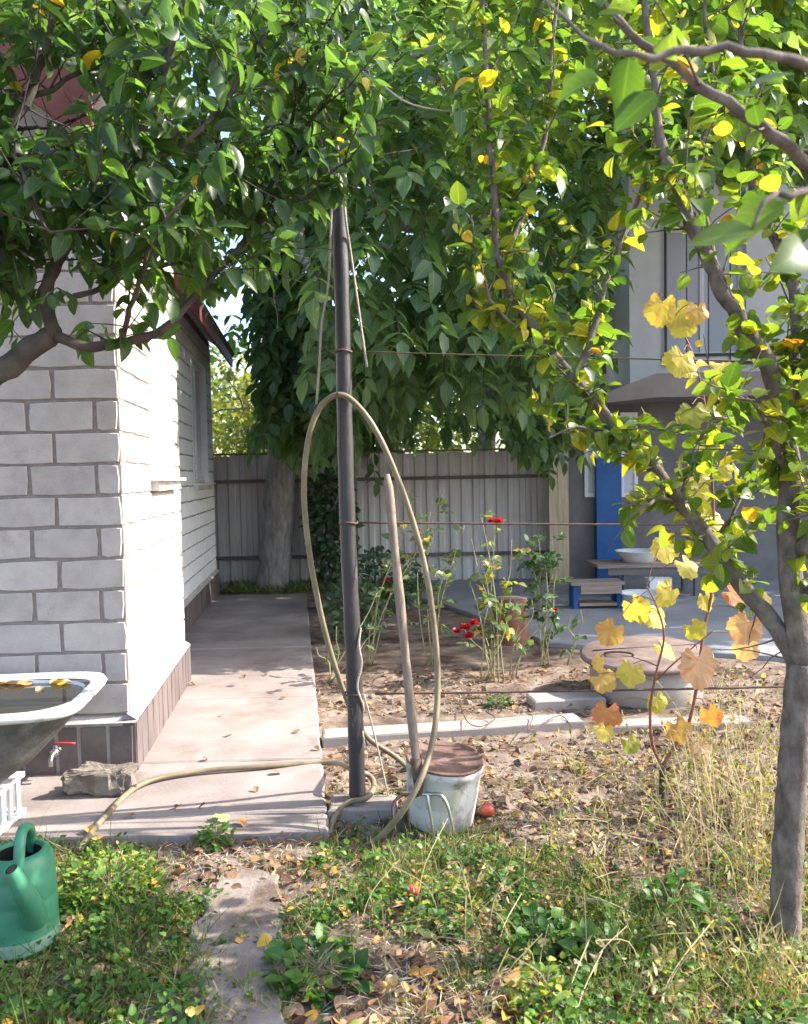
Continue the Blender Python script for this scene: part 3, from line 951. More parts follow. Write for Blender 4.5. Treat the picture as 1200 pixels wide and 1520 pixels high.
# ================================================================== WATERING CAN
cc = G(33, 1398)
can = empty('watering_can', (cc.x, cc.y, 0), 'green plastic watering can with arched handle standing in the grass', 'watering can')
CR = .112
prof = [(.0, .0), (CR * .97, .0), (CR * 1.0, .012), (CR * 1.0, .055), (CR * .985, .062), (CR * 1.0, .068), (CR * .99, .15), (CR * .975, .155), (CR * .985, .16), (CR * .965, .225),
        (CR * .95, .23), (CR * .955, .236), (CR * .92, .268), (CR * .84, .288), (CR * .68, .298), (CR * .64, .295), (CR * .62, .285)]
mb = MB(); mb.lathe(prof, 40, (cc.x, cc.y, 0), sx=.98)
seg(mb.build('body', M_can, None, True), can)
mb = MB(); mb.lathe([(CR * 1.006, .010), (CR * 1.006, .050)], 40, (cc.x, cc.y, 0), sx=.98)
seg(mb.build('dusty_band', M_candirt, None, True), can)
mb = MB(); mb.lathe([(CR * .62, .285), (CR * .9, .05)], 32, (cc.x, cc.y, 0), False, True); seg(mb.build('inside', M_dark), can)
hp = [P(24, 1312, cc.y - .118), P(28, 1280, cc.y - .125), P(30, 1250, cc.y - .115), P(34, 1232, cc.y - .07), P(40, 1228, cc.y - .01), P(45, 1233, cc.y + .04), P(47, 1250, cc.y + .075), P(48, 1262, cc.y + .085)]
hs = smoothpath(hp, 5)
mb = MB(); mb.tube(hs, [.016] * len(hs), 10); seg(mb.build('handle', M_can, None, True), can)
sp = smoothpath([P(52, 1362, cc.y - .07), P(46, 1345, cc.y - .135), P(34, 1322, cc.y - .19), P(22, 1300, cc.y - .215), P(17, 1290, cc.y - .225)], 5)
rad = np.linspace(.040, .017, len(sp))
mb = MB(); mb.tube(sp, rad, 14, False); seg(mb.build('spout', M_can, None, True), can)
mb = MB(); mb.tube([sp[-1] * .98 + sp[-2] * .02, sp[-2]], [.014, .014], 12); seg(mb.build('spout_shade_plug', M_dark), can)

# ================================================================== STONE BLOCK
sb = G(145, 1181, .024)
mb = MB()
nu, nv = 64, 34
rs = []
for i in range(nv):
    v = -math.pi / 2 + math.pi * i / (nv - 1)
    ring_ = []
    for j in range(nu):
        u = 2 * math.pi * j / nu
        e = .42
        f = lambda t: math.copysign(abs(t) ** e, t)
        p = Vector((.155 * f(math.cos(v)) * f(math.cos(u)), .075 * f(math.cos(v)) * f(math.sin(u)), .058 * f(math.sin(v))))
        nn = mnoise.fractal(p * 26, .8, 2.1, 5) * .022 + mnoise.noise(p * 12 + Vector((3, 1, 2))) * .038 - .03 * max(0, mnoise.cell(p * 18))
        p = p * (1 + nn * 7)
        p.z = max(p.z, -.055)
        ring_.append((sb.x + p.x, sb.y + .05 + p.y, sb.z + .056 + p.z + p.x * .04))
    rs.append(ring_)
mb.rings(rs)
tag(mb.build('stone_block', M_stone, None, False), 'rough broken stone block lying against the house plinth', 'stone')

# ================================================================== POLE, WIRES, ROPES
pb = G(531, 1197)
PY = pb.y
pt = P(502, 288, PY)
pole = empty('trellis_pole', (pb.x, pb.y, 0), 'tall dark tarred metal pole with hose loop hung on it', 'pole')
n_ = 40
pp = [pb.lerp(pt, t) + Vector((.004 * math.sin(t * 9), .004 * math.cos(t * 7), -.05 * (t == 0))) for t in np.linspace(0, 1, n_)]
mb = MB(); mb.tube(pp, [.036 * (1 + .03 * math.sin(i * 1.7)) * (1 - .10 * i / n_) for i in range(n_)], 18); seg(mb.build('pipe', M_pipe, None, True), pole)
top = [P(502, 300, PY), P(504, 275, PY), P(506, 255, PY), P(500, 225, PY)]
for k in range(3):
    tw = smoothpath([p + Vector((.018 * math.sin(k * 2.1 + i), .018 * math.cos(k * 2.1 + i), .02 * k)) for i, p in enumerate(top)], 4)
    mb = MB(); mb.tube(tw, np.linspace(.013, .004, len(tw)), 6); seg(mb.build('torn_wrap', M_rope, None, True), pole)
mb = MB()
wr = []
for i in range(70):                                     # cord wound and knotted round the pipe
    t = i / 69
    c = Vector(pb).lerp(pt, .10 + .20 * t)
    wr.append(c + Vector((.040 * math.cos(.2 - .9 * math.sin(t * 9) ), .040 * math.sin(-.9 + .7 * math.sin(t * 7)), 0)))
mb.tube(wr, .005, 6); seg(mb.build('cord', M_rope, None, True), pole)
for py in (522, 776, 1029):
    c = P(pole.location.x * 0 + (503 + (531 - 503) * (py - 318) / 879), py, PY)
    mb = MB(); an = np.linspace(0, 2 * math.pi, 16)
    mb.tube([c + Vector((.039 * math.cos(a), .039 * math.sin(a), .003 * math.sin(3 * a))) for a in an], .0045, 6); seg(mb.build('wire_tie', M_wire, None, True), pole)

def poly_obj(name, pts, r, mat, label, cat, k=6, n=8, group=None):
    s_ = smoothpath(pts, k)
    mb = MB(); mb.tube(s_, r if np.isscalar(r) else np.interp(np.linspace(0, 1, len(s_)), np.linspace(0, 1, len(r)), r), n)
    return tag(mb.build(name, mat, None, True), label, cat, group)


post2x = 2.35
for (py0, py1, lab, r_) in ((522, 533, 'highest of three wires stretched from the dark pole', .0032),
                        (776, 776, 'middle of three rods stretched from the dark pole behind roses', .0042),
                        (1030, 1018, 'lowest of three rods stretched from the dark pole, near ground', .0052)):
    a = P(512 if py0 < 600 else 522 if py0 < 900 else 545, py0, PY - .0) + Vector((.035, 0, 0))
    b = P(1105, py1, PY); d = (b - a)
    e = a + d * ((post2x - a.x) / d.x)
    poly_obj('trellis_wire', [a, a.lerp(e, .3) - Vector((0, 0, .006)), a.lerp(e, .65) - Vector((0, 0, .008)), e], r_, M_wire, lab, 'wire')
mb = MB(); mb.tube([Vector((post2x + .03, PY, -.1)), Vector((post2x + .03, PY, 2.6))], .035, 12)
tag(mb.build('trellis_post', M_pipe, None, True), 'second metal post carrying the far ends of the trellis wires', 'post')
poly_obj('hanging_rope', [P(507, 262, PY - .04), P(494, 300, PY - .05), P(491, 345, PY - .03), P(488, 420, PY - .01), P(478, 480, PY), P(474, 545, PY), P(470, 600, PY)],
         .0055, M_rope, 'frayed rope end hanging down the house side of the pole', 'rope')
poly_obj('hanging_rope', [P(508, 268, PY - .04), P(514, 330, PY - .045), P(520, 370, PY), P(530, 440, PY), P(537, 490, PY), P(545, 545, PY)],
         .0055, M_rope, 'frayed rope end hanging down the fence side of the pole', 'rope')
poly_obj('guy_cord', [P(540, 1030, PY + .05), P(556, 1090, PY + .05), P(576, 1178, PY + .02), G(579, 1190)], .004, M_rope, 'thin pale cord running from pole to ground beside bucket', 'cord')
poly_obj('washing_line', [P(500, -40, PY), P(503, 120, PY), P(501, 245, PY)], .006, M_rope, 'frayed line going up from the top of the dark pole', 'rope')
poly_obj('overhead_cable', [P(560, 120, 6), P(605, 152, 6), P(655, 164, 6.2), P(700, 168, 6.5), P(800, 182, 8), P(870, 186, 9.9)], .007, M_rope, 'thin overhead cable sagging between trees and two storey house', 'cable')
ft = slab('footing', [G(487, 1214), G(592, 1212), G(588, 1190), G(492, 1190)], -.03, .035, M_conc, 4, .006)
tag(ft, 'small flat concrete footing at the foot of the dark pole', 'footing')

# hose: along the path, round the pole foot, up over the pole and down behind the bucket
hz = .035
h = [G(118, 1262, .012), G(150, 1220, hz), G(205, 1166, hz + .01), G(280, 1147, hz + .01), G(390, 1137, hz + .01), G(490, 1132, .03), P(520, 1140, PY + .10), P(548, 1152, PY + .09),
     P(555, 1168, PY + .03), P(545, 1183, PY - .06), P(515, 1192, PY - .08), P(497, 1215, PY - .14), P(488, 1243, PY - .22), P(500, 1268, PY - .30), P(535, 1262, PY - .34), P(580, 1225, PY - .37), P(620, 1165, PY - .36),
     P(643, 1100, PY - .24), P(650, 1020, PY - .15), P(645, 930, PY - .12), P(627, 830, PY - .09), P(600, 730, PY - .07), P(563, 645, PY - .06), P(530, 600, PY - .06), P(503, 587, PY - .062),
     P(475, 603, PY - .06), P(457, 650, PY - .04), P(453, 730, PY - .02), P(460, 830, PY + .01), P(485, 940, PY + .04), P(512, 1035, PY + .08), P(545, 1092, PY + .13), P(592, 1128, PY + .16), P(640, 1175, PY + .24), G(700, 1165, .012)]
h = [p + Vector((random.uniform(-1, 1), random.uniform(-1, 1), random.uniform(-.6, .6))) * .006 for p in h]
poly_obj('garden_hose', h, .0125, M_hose, 'yellowed garden hose looped over the pole and trailing across the path', 'hose', 8, 10)
mb = MB(); c = P(503, 590, PY - .03); mb.tube([c, c + Vector((0, -.06, .0)), c + Vector((0, -.075, .015))], .005, 6)
seg(mb.build('hook', M_wire), pole)

# ================================================================== BUCKET and FORK
bc = G(655, 1230) + Vector((0, .10, 0))
bucket = empty('bucket', (bc.x, bc.y, 0), 'dirty white bucket under a rusty brown lid beside the fork', 'bucket')
BH, BT, BB = .265, .160, .140
tilt = Matrix.Translation(bc) @ Matrix.Rotation(R(5), 4, 'Y') @ Matrix.Rotation(R(5), 4, 'X')
def tmesh(o, M): o.data.transform(M); return o
mb = MB(); mb.lathe([(.0, .0), (BB * .97, 0), (BB, .006), (BB * 1.03, .06), (BB * 1.06, .12), (BB * 1.09, .18), (BT * .985, BH - .035), (BT * 1.012, BH - .03), (BT * 1.015, BH - .012), (BT, BH)], 44)
seg(tmesh(mb.build('body', M_bucket, None, True), tilt), bucket)
mb = MB(); mb.lathe([(BT * .985, BH - .004), (BT * 1.018, BH - .002), (BT * 1.022, BH + .006), (BT * 1.0, BH + .010), (BT * .95, BH + .002), (BT * .5, BH - .006), (.0, BH - .004)], 44)
seg(tmesh(mb.build('lid', surf('dull_rust', [(0.3, (0.11, 0.06, 0.045)), (0.55, (0.18, 0.11, 0.088)), (0.75, (0.26, 0.175, 0.145))], scale=13, rough=0.9, bump=0.5, bscale=60), None, True), tilt), bucket)
an = np.linspace(R(-118), R(-66), 14)
mb = MB(); mb.rings([np.stack([(r_ + .0015) * np.cos(an), (r_ + .0015) * np.sin(an), np.full(14, z)], 1) for r_, z in ((BB * 1.055, .105), (BB * 1.075, .15), (BB * 1.092, .18), (BB * 1.11, .205))], closed=False)
seg(tmesh(mb.build('faded_label', M_faded, None, True), tilt), bucket)
ft_, fb_ = P(575, 704, PY - .10), P(621, 1160, PY - .30)
fork = empty('garden_fork', G(640, 1260), 'four tined garden fork with long wooden handle leaning by bucket', 'fork')
fd = (fb_ - ft_).normalized()
pts = [ft_ + (fb_ - ft_) * t for t in np.linspace(0, 1, 24)]
mb = MB(); mb.tube(pts, [.010 if i == 0 else .0185 + .002 * math.sin(i * .8) for i in range(24)], 12); seg(mb.build('handle', M_wood, None, True), fork)
mb = MB(); sk = [fb_ - fd * .09, fb_, fb_ + fd * .05]; mb.tube(sk, [.0235, .021, .014], 12); seg(mb.build('socket', M_wire, None, True), fork)
hub = fb_ + fd * .05
YF = hub.y
for way, m_ in (([(612, 1180), (598, 1180), (586, 1190), (583, 1206), (588, 1236)], M_wire), ([(616, 1182), (608, 1187), (606, 1205), (612, 1255)], M_wire),
               ([(634, 1180), (637, 1195), (642, 1225), (648, 1266)], M_steel), ([(640, 1179), (654, 1180), (664, 1194), (672, 1225), (682, 1270)], M_steel)):
    s_ = smoothpath([hub] + [P(a, b, YF - .012 * k) for k, (a, b) in enumerate(way)], 5)
    mb = MB(); mb.tube(s_, np.interp(np.linspace(0, 1, len(s_)), [0, .8, 1], [.0075, .006, .002]), 7); seg(mb.build('tine', m_, None, True), fork)

# ================================================================== WELL RING with lid, stump, wire tangle
wc = G(985, 1052) + Vector((0, .36, 0))
well = empty('well_ring', (wc.x, wc.y, 0), 'low round concrete well ring under a brown sheet metal lid', 'well')
mb = MB(); mb.lathe([(.335, -.02), (.35, .0), (.352, .12), (.35, .235), (.30, .24), (.295, .1)], 48, wc); seg(mb.build('ring', M_slab, None, True), well)
LM = Matrix.Translation(wc + Vector((0, 0, .262))) @ Matrix.Rotation(R(3), 4, 'X') @ Matrix.Rotation(R(-1.5), 4, 'Y')
mb = MB(); mb.lathe([(.0, -.008), (.40, -.012), (.415, -.022), (.418, .0), (.40, .012), (.2, .016), (.0, .018)], 48); seg(tmesh(mb.build('lid', M_lid, None, True), LM), well)
mb = MB(); mb.tube(smoothpath([(-.28, -.08, .012), (-.28, -.08, .035), (-.20, -.10, .045), (-.12, -.12, .035), (-.12, -.12, .012)], 4), .008, 8); seg(tmesh(mb.build('handle', M_wire, None, True), LM), well)
mb = MB(); mb.tube([(-.33, .05, .017), (.36, .10, .017)], .006, 6); seg(tmesh(mb.build('seam', M_wire, None, True), LM), well)

st = G(762, 955) + Vector((0, .12, 0))
stump = empty('tree_stump', (st.x, st.y, 0), 'short brown tree stump standing among the rose stems', 'stump')
mb = MB(); an = np.arange(28) * 2 * math.pi / 28
wob = 1 + .07 * np.sin(an * 3) + .04 * np.sin(an * 7 + 1)
mb.rings([np.stack([st.x + r_ * wob * np.cos(an), st.y + r_ * wob * np.sin(an), np.full(28, z)], 1) for r_, z in ((.17, -.02), (.145, .08), (.138, .25), (.14, .37))])
seg(mb.build('trunk', M_rust, None, True), stump)
mb = MB(); mb.rings([np.stack([st.x + r_ * wob * np.cos(an), st.y + r_ * wob * np.sin(an), np.full(28, z)], 1) for r_, z in ((.139, .368), (.10, .374))], True, False, True)
seg(mb.build('cut_face', M_lid), stump)
poly_obj('wire_tangle', [G(685, 1050, .02), G(695, 1072, .06), G(715, 1078, .07), G(735, 1066, .06), G(722, 1055, .07), G(752, 1052, .1), G(790, 1062, .05), G(785, 1085, .06), G(830, 1062, .05), G(850, 1080, .02)], .003, M_wire,
         'loop of thin wire lying on the pale concrete plank', 'wire')

# ================================================================== BACK FENCE
FY = G(560, 866).y
fence = empty('back_fence', (0, FY, 0), 'beige corrugated metal fence closing the back of the yard', 'fence')
FT = P(560, 673, FY).z
def sheet(w, h, rib=.155, d=.028, th=.003):
    prof_ = []
    x = 0
    while x < w - 1e-6:
        for dx, y in ((0, 0), (.055, 0), (.075, -d), (.135, -d)):
            if x + dx < w: prof_.append((x + dx, y))
        x += rib
    prof_.append((w, 0))
    p = np.array(prof_)
    n = len(p)
    mb = MB()
    V = np.concatenate([np.c_[p, np.zeros(n)], np.c_[p, np.full(n, h)], np.c_[p + [0, th], np.zeros(n)], np.c_[p + [0, th], np.full(n, h)]])
    i = np.arange(n - 1)
    mb.add(V, np.concatenate([np.stack([i, i + 1, n + i + 1, n + i], 1), np.stack([2 * n + i, 3 * n + i, 3 * n + i + 1, 2 * n + i + 1], 1), np.stack([n + i, n + i + 1, 3 * n + i + 1, 3 * n + i], 1)]))
    return mesh_np('sheet', np.concatenate(mb.v), [np.concatenate(mb.q)])
sm = sheet(1.085, FT); sm.materials.append(M_fence)
x = -6.6
while x < 2.2:
    o = link('corrugated_sheet', sm, None, fence); o.location = (x, random.uniform(-.004, .004), random.uniform(-.01, .012)); x += 1.088
for z in (.36, 1.38):
    mb = MB(); mb.box((-6.6, -.075, z), (2.15, -.034, z + .045)); mb.build('rail', M_rail, fence)
mb = MB(); mb.box((-6.6, -.045, FT + .013), (2.15, .02, FT + .035)); mb.build('cap_rail', M_rail, fence)
for x in (-4.4, -1.2, .55, 1.75):
    mb = MB(); mb.box((x, .006, -.1), (x + .06, .066, FT - .02)); mb.build('post', M_rail, fence)
for k, (xa, xb) in enumerate(((816, 829), (830, 846))):
    a, b = P(xa, 800, FY - .5), P(xb, 800, FY - .5)
    mb = MB(); mb.box((a.x, FY - .5 + .02 * k, -.02), (b.x, FY - .46 + .02 * k, P(830, 668 + 3 * k, FY - .5).z), jit=.006)
    tag(mb.build('weathered_board', M_cream), ['narrow weathered board upright at the fence end' , 'wider weathered cream board upright at the grey wall'][k], 'board')

# ================================================================== TWO-STOREY HOUSE (right, behind)
BY = 10.9
bh = empty('neighbour_house', (5, BY, 0), 'two storey grey rendered house with barred window behind the trees', 'house')
XL = P(935, 500, BY).x
def bpart(name, mat, lo, hi, parent=None, jit=0):
    mb = MB(); mb.box(lo, hi, jit=jit); o = mb.build(name, mat); return seg(o, bh) if parent is None else o
wx0, wx1 = P(987, 400, BY).x, P(1108, 400, BY).x
wz0, wz1 = P(1000, 528, BY).z, P(1000, 335, BY).z
bpart('wall', M_wall, (XL, BY, 2.55), (wx0, BY + .3, 6.2))
bpart('wall', M_wall, (wx0, BY, 2.55), (wx1, BY + .3, wz0 - .0))
bpart('wall', M_wall, (wx0, BY, wz1), (wx1, BY + .3, 6.2))
bpart('wall', M_wall, (wx1, BY, 2.55), (9.5, BY + .3, 6.2))
bpart('wall', M_wall, (XL, BY + .3, 2.55), (XL + .3, 18, 6.2))
mb = MB()
mb.add([(XL - .4, BY - .5, 6.15), (10, BY - .5, 6.15), (10, 14.5, 8.6), (XL - .4, 14.5, 8.6), (XL - .4, BY - .5, 6.27), (10, BY - .5, 6.27), (10, 14.5, 8.72), (XL - .4, 14.5, 8.72)],
       [[0, 3, 2, 1], [4, 5, 6, 7], [0, 1, 5, 4], [1, 2, 6, 5], [2, 3, 7, 6], [3, 0, 4, 7]])
seg(mb.build('roof', M_roof), bh)
wnd = bpy.data.objects.new('window', None); COL.objects.link(wnd); wnd.parent = bh; wnd.location = (wx0 - 5, 0, wz0)
W_, H_ = wx1 - wx0, wz1 - wz0
t = .06
mb = MB()
for lo, hi in (((.0, .12, 0), (t, .2, H_)), ((W_ - t, .12, 0), (W_, .2, H_)), ((t, .12, 0), (W_ - t, .2, t)), ((t, .12, H_ - t), (W_ - t, .2, H_)), ((W_ / 2 - .03, .122, t), (W_ / 2 + .03, .198, H_ - t))): mb.box(lo, hi)
mb.build('frame', M_frame, wnd)
for a, b in ((t, W_ / 2 - .03), (W_ / 2 + .03, W_ - t)):
    mb = MB(); mb.box((a, .15, t), (b, .156, H_ - t)); mb.build('pane', plain('dull_glass', (0.48, 0.48, 0.56), .5), wnd)
for zz in (-.02, -.13): mb = MB(); mb.box((-.03, -.06, zz), (W_ + .6, -.03, zz + .035)); mb.build('bar', M_bars, wnd)
for xx in (-.02, .27, .56, .85):
    mb = MB(); mb.box((xx, -.05, -.12), (xx + (.03 if xx < 0 else .012), -.035, H_)); mb.build('bar', M_bars, wnd)
mb = MB(); mb.box((-.05, -.02, -.09), (W_ + .05, .1, -.0)); mb.build('sill', M_frame, wnd)

# porch roof and the lower storey
PX = P(843, 700, 10.4).x
mb = MB()
za, zb = P(905, 580, 9.6).z, P(960, 552, 9.6).z
x_a, x_b = P(900, 580, 9.6).x, P(975, 552, 9.6).x
mb.add([(x_a, 9.6, za - .02), (x_b, 9.6, zb - .02), (9, 9.6, zb + .0), (9, 9.6, zb - .30), (x_b, 9.6, zb - .30), (x_a, 9.6, za - .14)] +
       [(x_a, BY - .01, za - .02), (x_b, BY - .01, zb - .02), (9, BY - .01, zb + .0), (9, BY - .01, zb - .30), (x_b, BY - .01, zb - .30), (x_a, BY - .01, za - .14)],
       [[0, 5, 4, 1], [1, 4, 3, 2], [6, 7, 10, 11], [7, 8, 9, 10], [0, 1, 7, 6], [1, 2, 8, 7], [4, 5, 11, 10], [3, 4, 10, 9], [5, 0, 6, 11]])
seg(mb.build('porch_roof', M_awn), bh)
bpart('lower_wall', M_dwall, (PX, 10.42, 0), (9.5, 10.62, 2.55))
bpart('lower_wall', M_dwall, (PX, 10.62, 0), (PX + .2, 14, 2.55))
mb = MB(); a, b = P(786, 608, 9.7), P(905, 572, 9.7)
mb.add([(a.x, 9.7, a.z), (b.x, 9.7, b.z + .05), (b.x, 12, b.z + .25), (a.x, 12, a.z + .2), (a.x, 9.7, a.z + .09), (b.x, 9.7, b.z + .14), (b.x, 12, b.z + .34), (a.x, 12, a.z + .29)],
       [[0, 3, 2, 1], [4, 5, 6, 7], [0, 1, 5, 4], [1, 2, 6, 5], [2, 3, 7, 6], [3, 0, 4, 7]])
seg(mb.build('eave', M_awn), bh)
bpart('eave_end', M_frame, (a.x - .05, 9.68, a.z + .0), (a.x + .14, 9.697, a.z + .2))
for (xa, xb, ya, yb, lab) in ((868, 886, 612, 738, 0), (921, 946, 612, 738, 1)):
    a, b = P(xa, yb, 10.4), P(xb, ya, 10.4)
    w = bpy.data.objects.new('window', None); COL.objects.link(w); w.parent = bh; w.location = (a.x - 5, 10.40 - BY, a.z)
    W2, H2 = b.x - a.x, b.z - a.z
    mb = MB()
    for lo, hi in (((0, -.02, 0), (.045, .018, H2)), ((W2 - .045, -.02, 0), (W2, .018, H2)), ((.045, -.02, 0), (W2 - .045, .018, .05)), ((.045, -.02, H2 - .05), (W2 - .045, .018, H2)), ((.045, -.02, H2 * .55), (W2 - .045, .018, H2 * .55 + .035))): mb.box(lo, hi)
    mb.build('frame', M_frame, w)
    mb = MB(); mb.box((.045, .0, .05), (W2 - .045, .006, H2 - .05)); mb.build('pane', M_glass, w)
a, b = P(886, 860, 10.3), P(921, 610, 10.3)
bpart('door_post', M_blue, (a.x, 10.26, 0.02), (b.x, 10.415, 2.05))

# bench, table, basins in the yard
bb = G(888, 908)
bench = empty('low_bench', (bb.x, bb.y, .03), 'low wooden bench with blue legs on the shaded yard', 'bench')
x0, x1 = P(852, 880, bb.y).x, P(924, 880, bb.y).x
zt = P(888, 864, bb.y).z
for k in range(2):
    mb = MB(); mb.box((x0 - .03, bb.y - .02 + k * .15, zt - .03), (x1 + .02, bb.y + .12 + k * .15, zt), jit=.003); seg(mb.build('seat_plank', M_plank), bench)
mb = MB(); mb.box((x0 + .07, bb.y - .018, zt - .12), (x1 - .01, bb.y + .006, zt - .031)); seg(mb.build('apron', M_plank), bench)
for x in (x0, x1 - .05):
    for y in (bb.y + .008, bb.y + .2):
        mb = MB(); mb.box((x, y, .03), (x + .05, y + .05, zt - .031)); seg(mb.build('leg', M_blue), bench)
mb = MB(); mb.box((x0 + .06, bb.y + .0, .06), (x1 - .055, bb.y + .2, .09)); seg(mb.build('shelf', M_plank), bench)
tb = G(955, 892)
table = empty('yard_table', (tb.x, tb.y, .03), 'dark plank table behind the low blue legged bench', 'table')
x0, x1 = P(888, 840, tb.y).x, P(1075, 840, tb.y).x
zt = P(950, 838, tb.y).z
for k in range(3):
    mb = MB(); mb.box((x0, tb.y + k * .2, zt - .035), (x1, tb.y + .19 + k * .2, zt), jit=.004); seg(mb.build('table_plank', M_plank), table)
mb = MB(); mb.box((x0 + .12, tb.y + .03, zt - .12), (x1 - .1, tb.y + .055, zt - .04)); seg(mb.build('apron', M_dwall), table)
for x in (x0 + .3, x1 - .3):
    for y in (tb.y + .06, tb.y + .46):
        mb = MB(); mb.box((x, y, .03), (x + .06, y + .06, zt - .04)); seg(mb.build('leg', M_dwall), table)
def basin(c, r, h, label, mat=M_enamel):
    e = empty('basin', c, label, 'basin')
    mb = MB(); mb.lathe([(r * .65, 0), (r * .7, .004), (r * .92, h * .8), (r * 1.0, h), (r * 1.03, h - .004), (r * 1.0, h - .012), (r * .9, h * .76), (r * .66, .012), (0, .012)], 28, c, True)
    seg(mb.build('bowl', mat, None, True), e)
    return e
basin(Vector((P(948, 830, tb.y + .3).x, tb.y + .3, zt)), .26, .13, 'white enamel basin standing on the plank table')
basin(G(955, 902, .03), .24, .16, 'white basin standing on the yard under the table')
gx = G(1015, 912, .03)
bx = G(990, 898, .03)
e = empty('box', bx + Vector((0, .25, 0)), 'small pale cardboard box on the yard under the table', 'box')
mb = MB(); mb.box((bx.x - .12, bx.y + .2, .03), (bx.x + .12, bx.y + .38, .28), jit=.004); seg(mb.build('carton', M_frame), e)
mb = MB(); mb.box((bx.x - .122, bx.y + .198, .281), (bx.x + .122, bx.y + .29, .286), jit=.003); seg(mb.build('flap', M_frame), e)

# ================================================================== TREES
def branch(parent, pts, r0, r1, mat, name='branch', k=6, n=9, wob=.0):
    s_ = smoothpath(pts, k)
    m_ = len(s_)
    if wob: s_ = s_ + np.cumsum(rng.normal(0, wob, s_.shape), 0) * np.sin(np.linspace(0, math.pi, m_))[:, None]
    mb = MB(); mb.tube(s_, np.linspace(r0, r1, m_) * (1 + .05 * np.sin(np.arange(m_) * 1.9)), n)
    seg(mb.build(name, mat, None, True), parent)
    return s_


def resample(s_, step):
    d = np.r_[0, np.cumsum(np.linalg.norm(np.diff(s_, axis=0), axis=1))]
    u = np.arange(0, d[-1], step)
    return np.stack([np.interp(u, d, s_[:, i]) for i in range(3)], 1), u / max(d[-1], 1e-6)


def norm(v): return v / (np.linalg.norm(v) + 1e-9)


def twig_leaves(lv, tw, p0, d, length, nl, size, tintf, droop=.35, spread=.8, r=.003):
    """a curved twig with alternate leaves."""
    pts = []
    p = np.array(p0, float); dd = norm(np.array(d, float))
    for i in range(5):
        pts.append(p.copy())
        dd = norm(dd + rng.normal(0, .12, 3) + np.array([0, 0, .02]))
        p = p + dd * length / 4
    pts = np.array(pts)
    tw.tube(pts, np.linspace(r, r * .45, 5), 4, False)
    for i in range(nl):
        t = (i + .6) / nl
        q = np.array([np.interp(t * 4, np.arange(5), pts[:, a]) for a in range(3)])
        sd = rdir(1)[0]; sd = norm(sd - dd * sd.dot(dd))
        ld = norm(dd * .45 + sd * spread + np.array([0, 0, -droop]))
        u = norm(np.array([0, 0, 1.0]) + rng.normal(0, .55, 3))
        lv.add(q + ld * .008, ld, u, size * rng.choice([rng.uniform(.45, .8), rng.uniform(.8, 1.2)]), tintf())


def finish_tree(root, lv, tw, tpl, mat, twigmat, keep=None, nobj=300, width=1.0, lname='leaf'):
    p, d, u, s_, t = lv.arrays()
    if keep is not None:
        k = keep(p); p, d, u, s_, t = p[k], d[k], u[k], s_[k], t[k]
    px = proj(p)
    inside = (px[:, 0] > 5) & (px[:, 0] < 1195) & (px[:, 1] > 5) & (px[:, 1] < 1515)
    dist = np.linalg.norm(p - np.array([0, 0, EYE]), axis=1)
    score = np.where(inside, s_ / dist, 0)
    order = np.argsort(-score)
    nobj = min(nobj, int(inside.sum()))
    ids, rest = order[:nobj], order[nobj:]
    V, q, tr = tpl
    vs = []
    for k in range(20):
        W = V * np.array([1, width * rng.uniform(.9, 1.1), rng.uniform(.6, 1.8)])
        W = W + np.c_[np.zeros(len(W)), .12 * rng.normal() * W[:, 0] ** 2, np.zeros(len(W))]
        vs.append(W)
    cache = {}
    for i in ids:
        key = (rng.integers(0, 6), int(np.clip(t[i], 0, .999) * 16))
        if key not in cache:
            me = mesh_np(lname, vs[key[0]], [q, tr], np.full(len(V), (key[1] + .5) / 16), True, leaf_coords(V)); me.materials.append(mat); cache[key] = me
        o = link(lname, cache[key], None, root)
        A = frames(d[i:i + 1], u[i:i + 1])[0]
        M = Matrix.Identity(4)
        for a in range(3):
            for b in range(3): M[a][b] = A[a, b] * s_[i]
            M[a][3] = p[i, a] - root.location[a]
        o.matrix_local = M
    if len(rest):
        me = leaf_cloud('crown', p[rest], d[rest], u[rest], s_[rest], t[rest], tpl, width)
        me.materials.append(mat)
        o = seg(link('crown', me), root); tag(o, kind='stuff')
    if tw is not None and tw.v:
        tag(seg(tw.build('twigs', twigmat, None, True), root), kind='stuff')
    return len(p)


# ---- apple tree on the right
ab = G(1166, 1388)
AY = ab.y
apple = empty('apple_tree', (ab.x, ab.y, 0), 'young fruit tree with yellowing leaves and pale grey trunk in the grass', 'tree')
TT = []
branch(apple, [ab + Vector((-.0, 0, -.04)), ab + Vector((0, 0, .02)), P(1168, 1300, AY), P(1175, 1180, AY), P(1182, 1080, AY), P(1190, 985, AY)], .047, .043, M_bark2, 'trunk', 6, 16)
mb = MB()
limbs = []
def limb(pts, r0, r1, rec=True, mat=M_bark2, root=apple, wob=.004):
    s_ = branch(root, pts, r0, r1, mat, 'branch', 6, 9, wob)
    limbs.append((s_, r0, r1))
    return s_


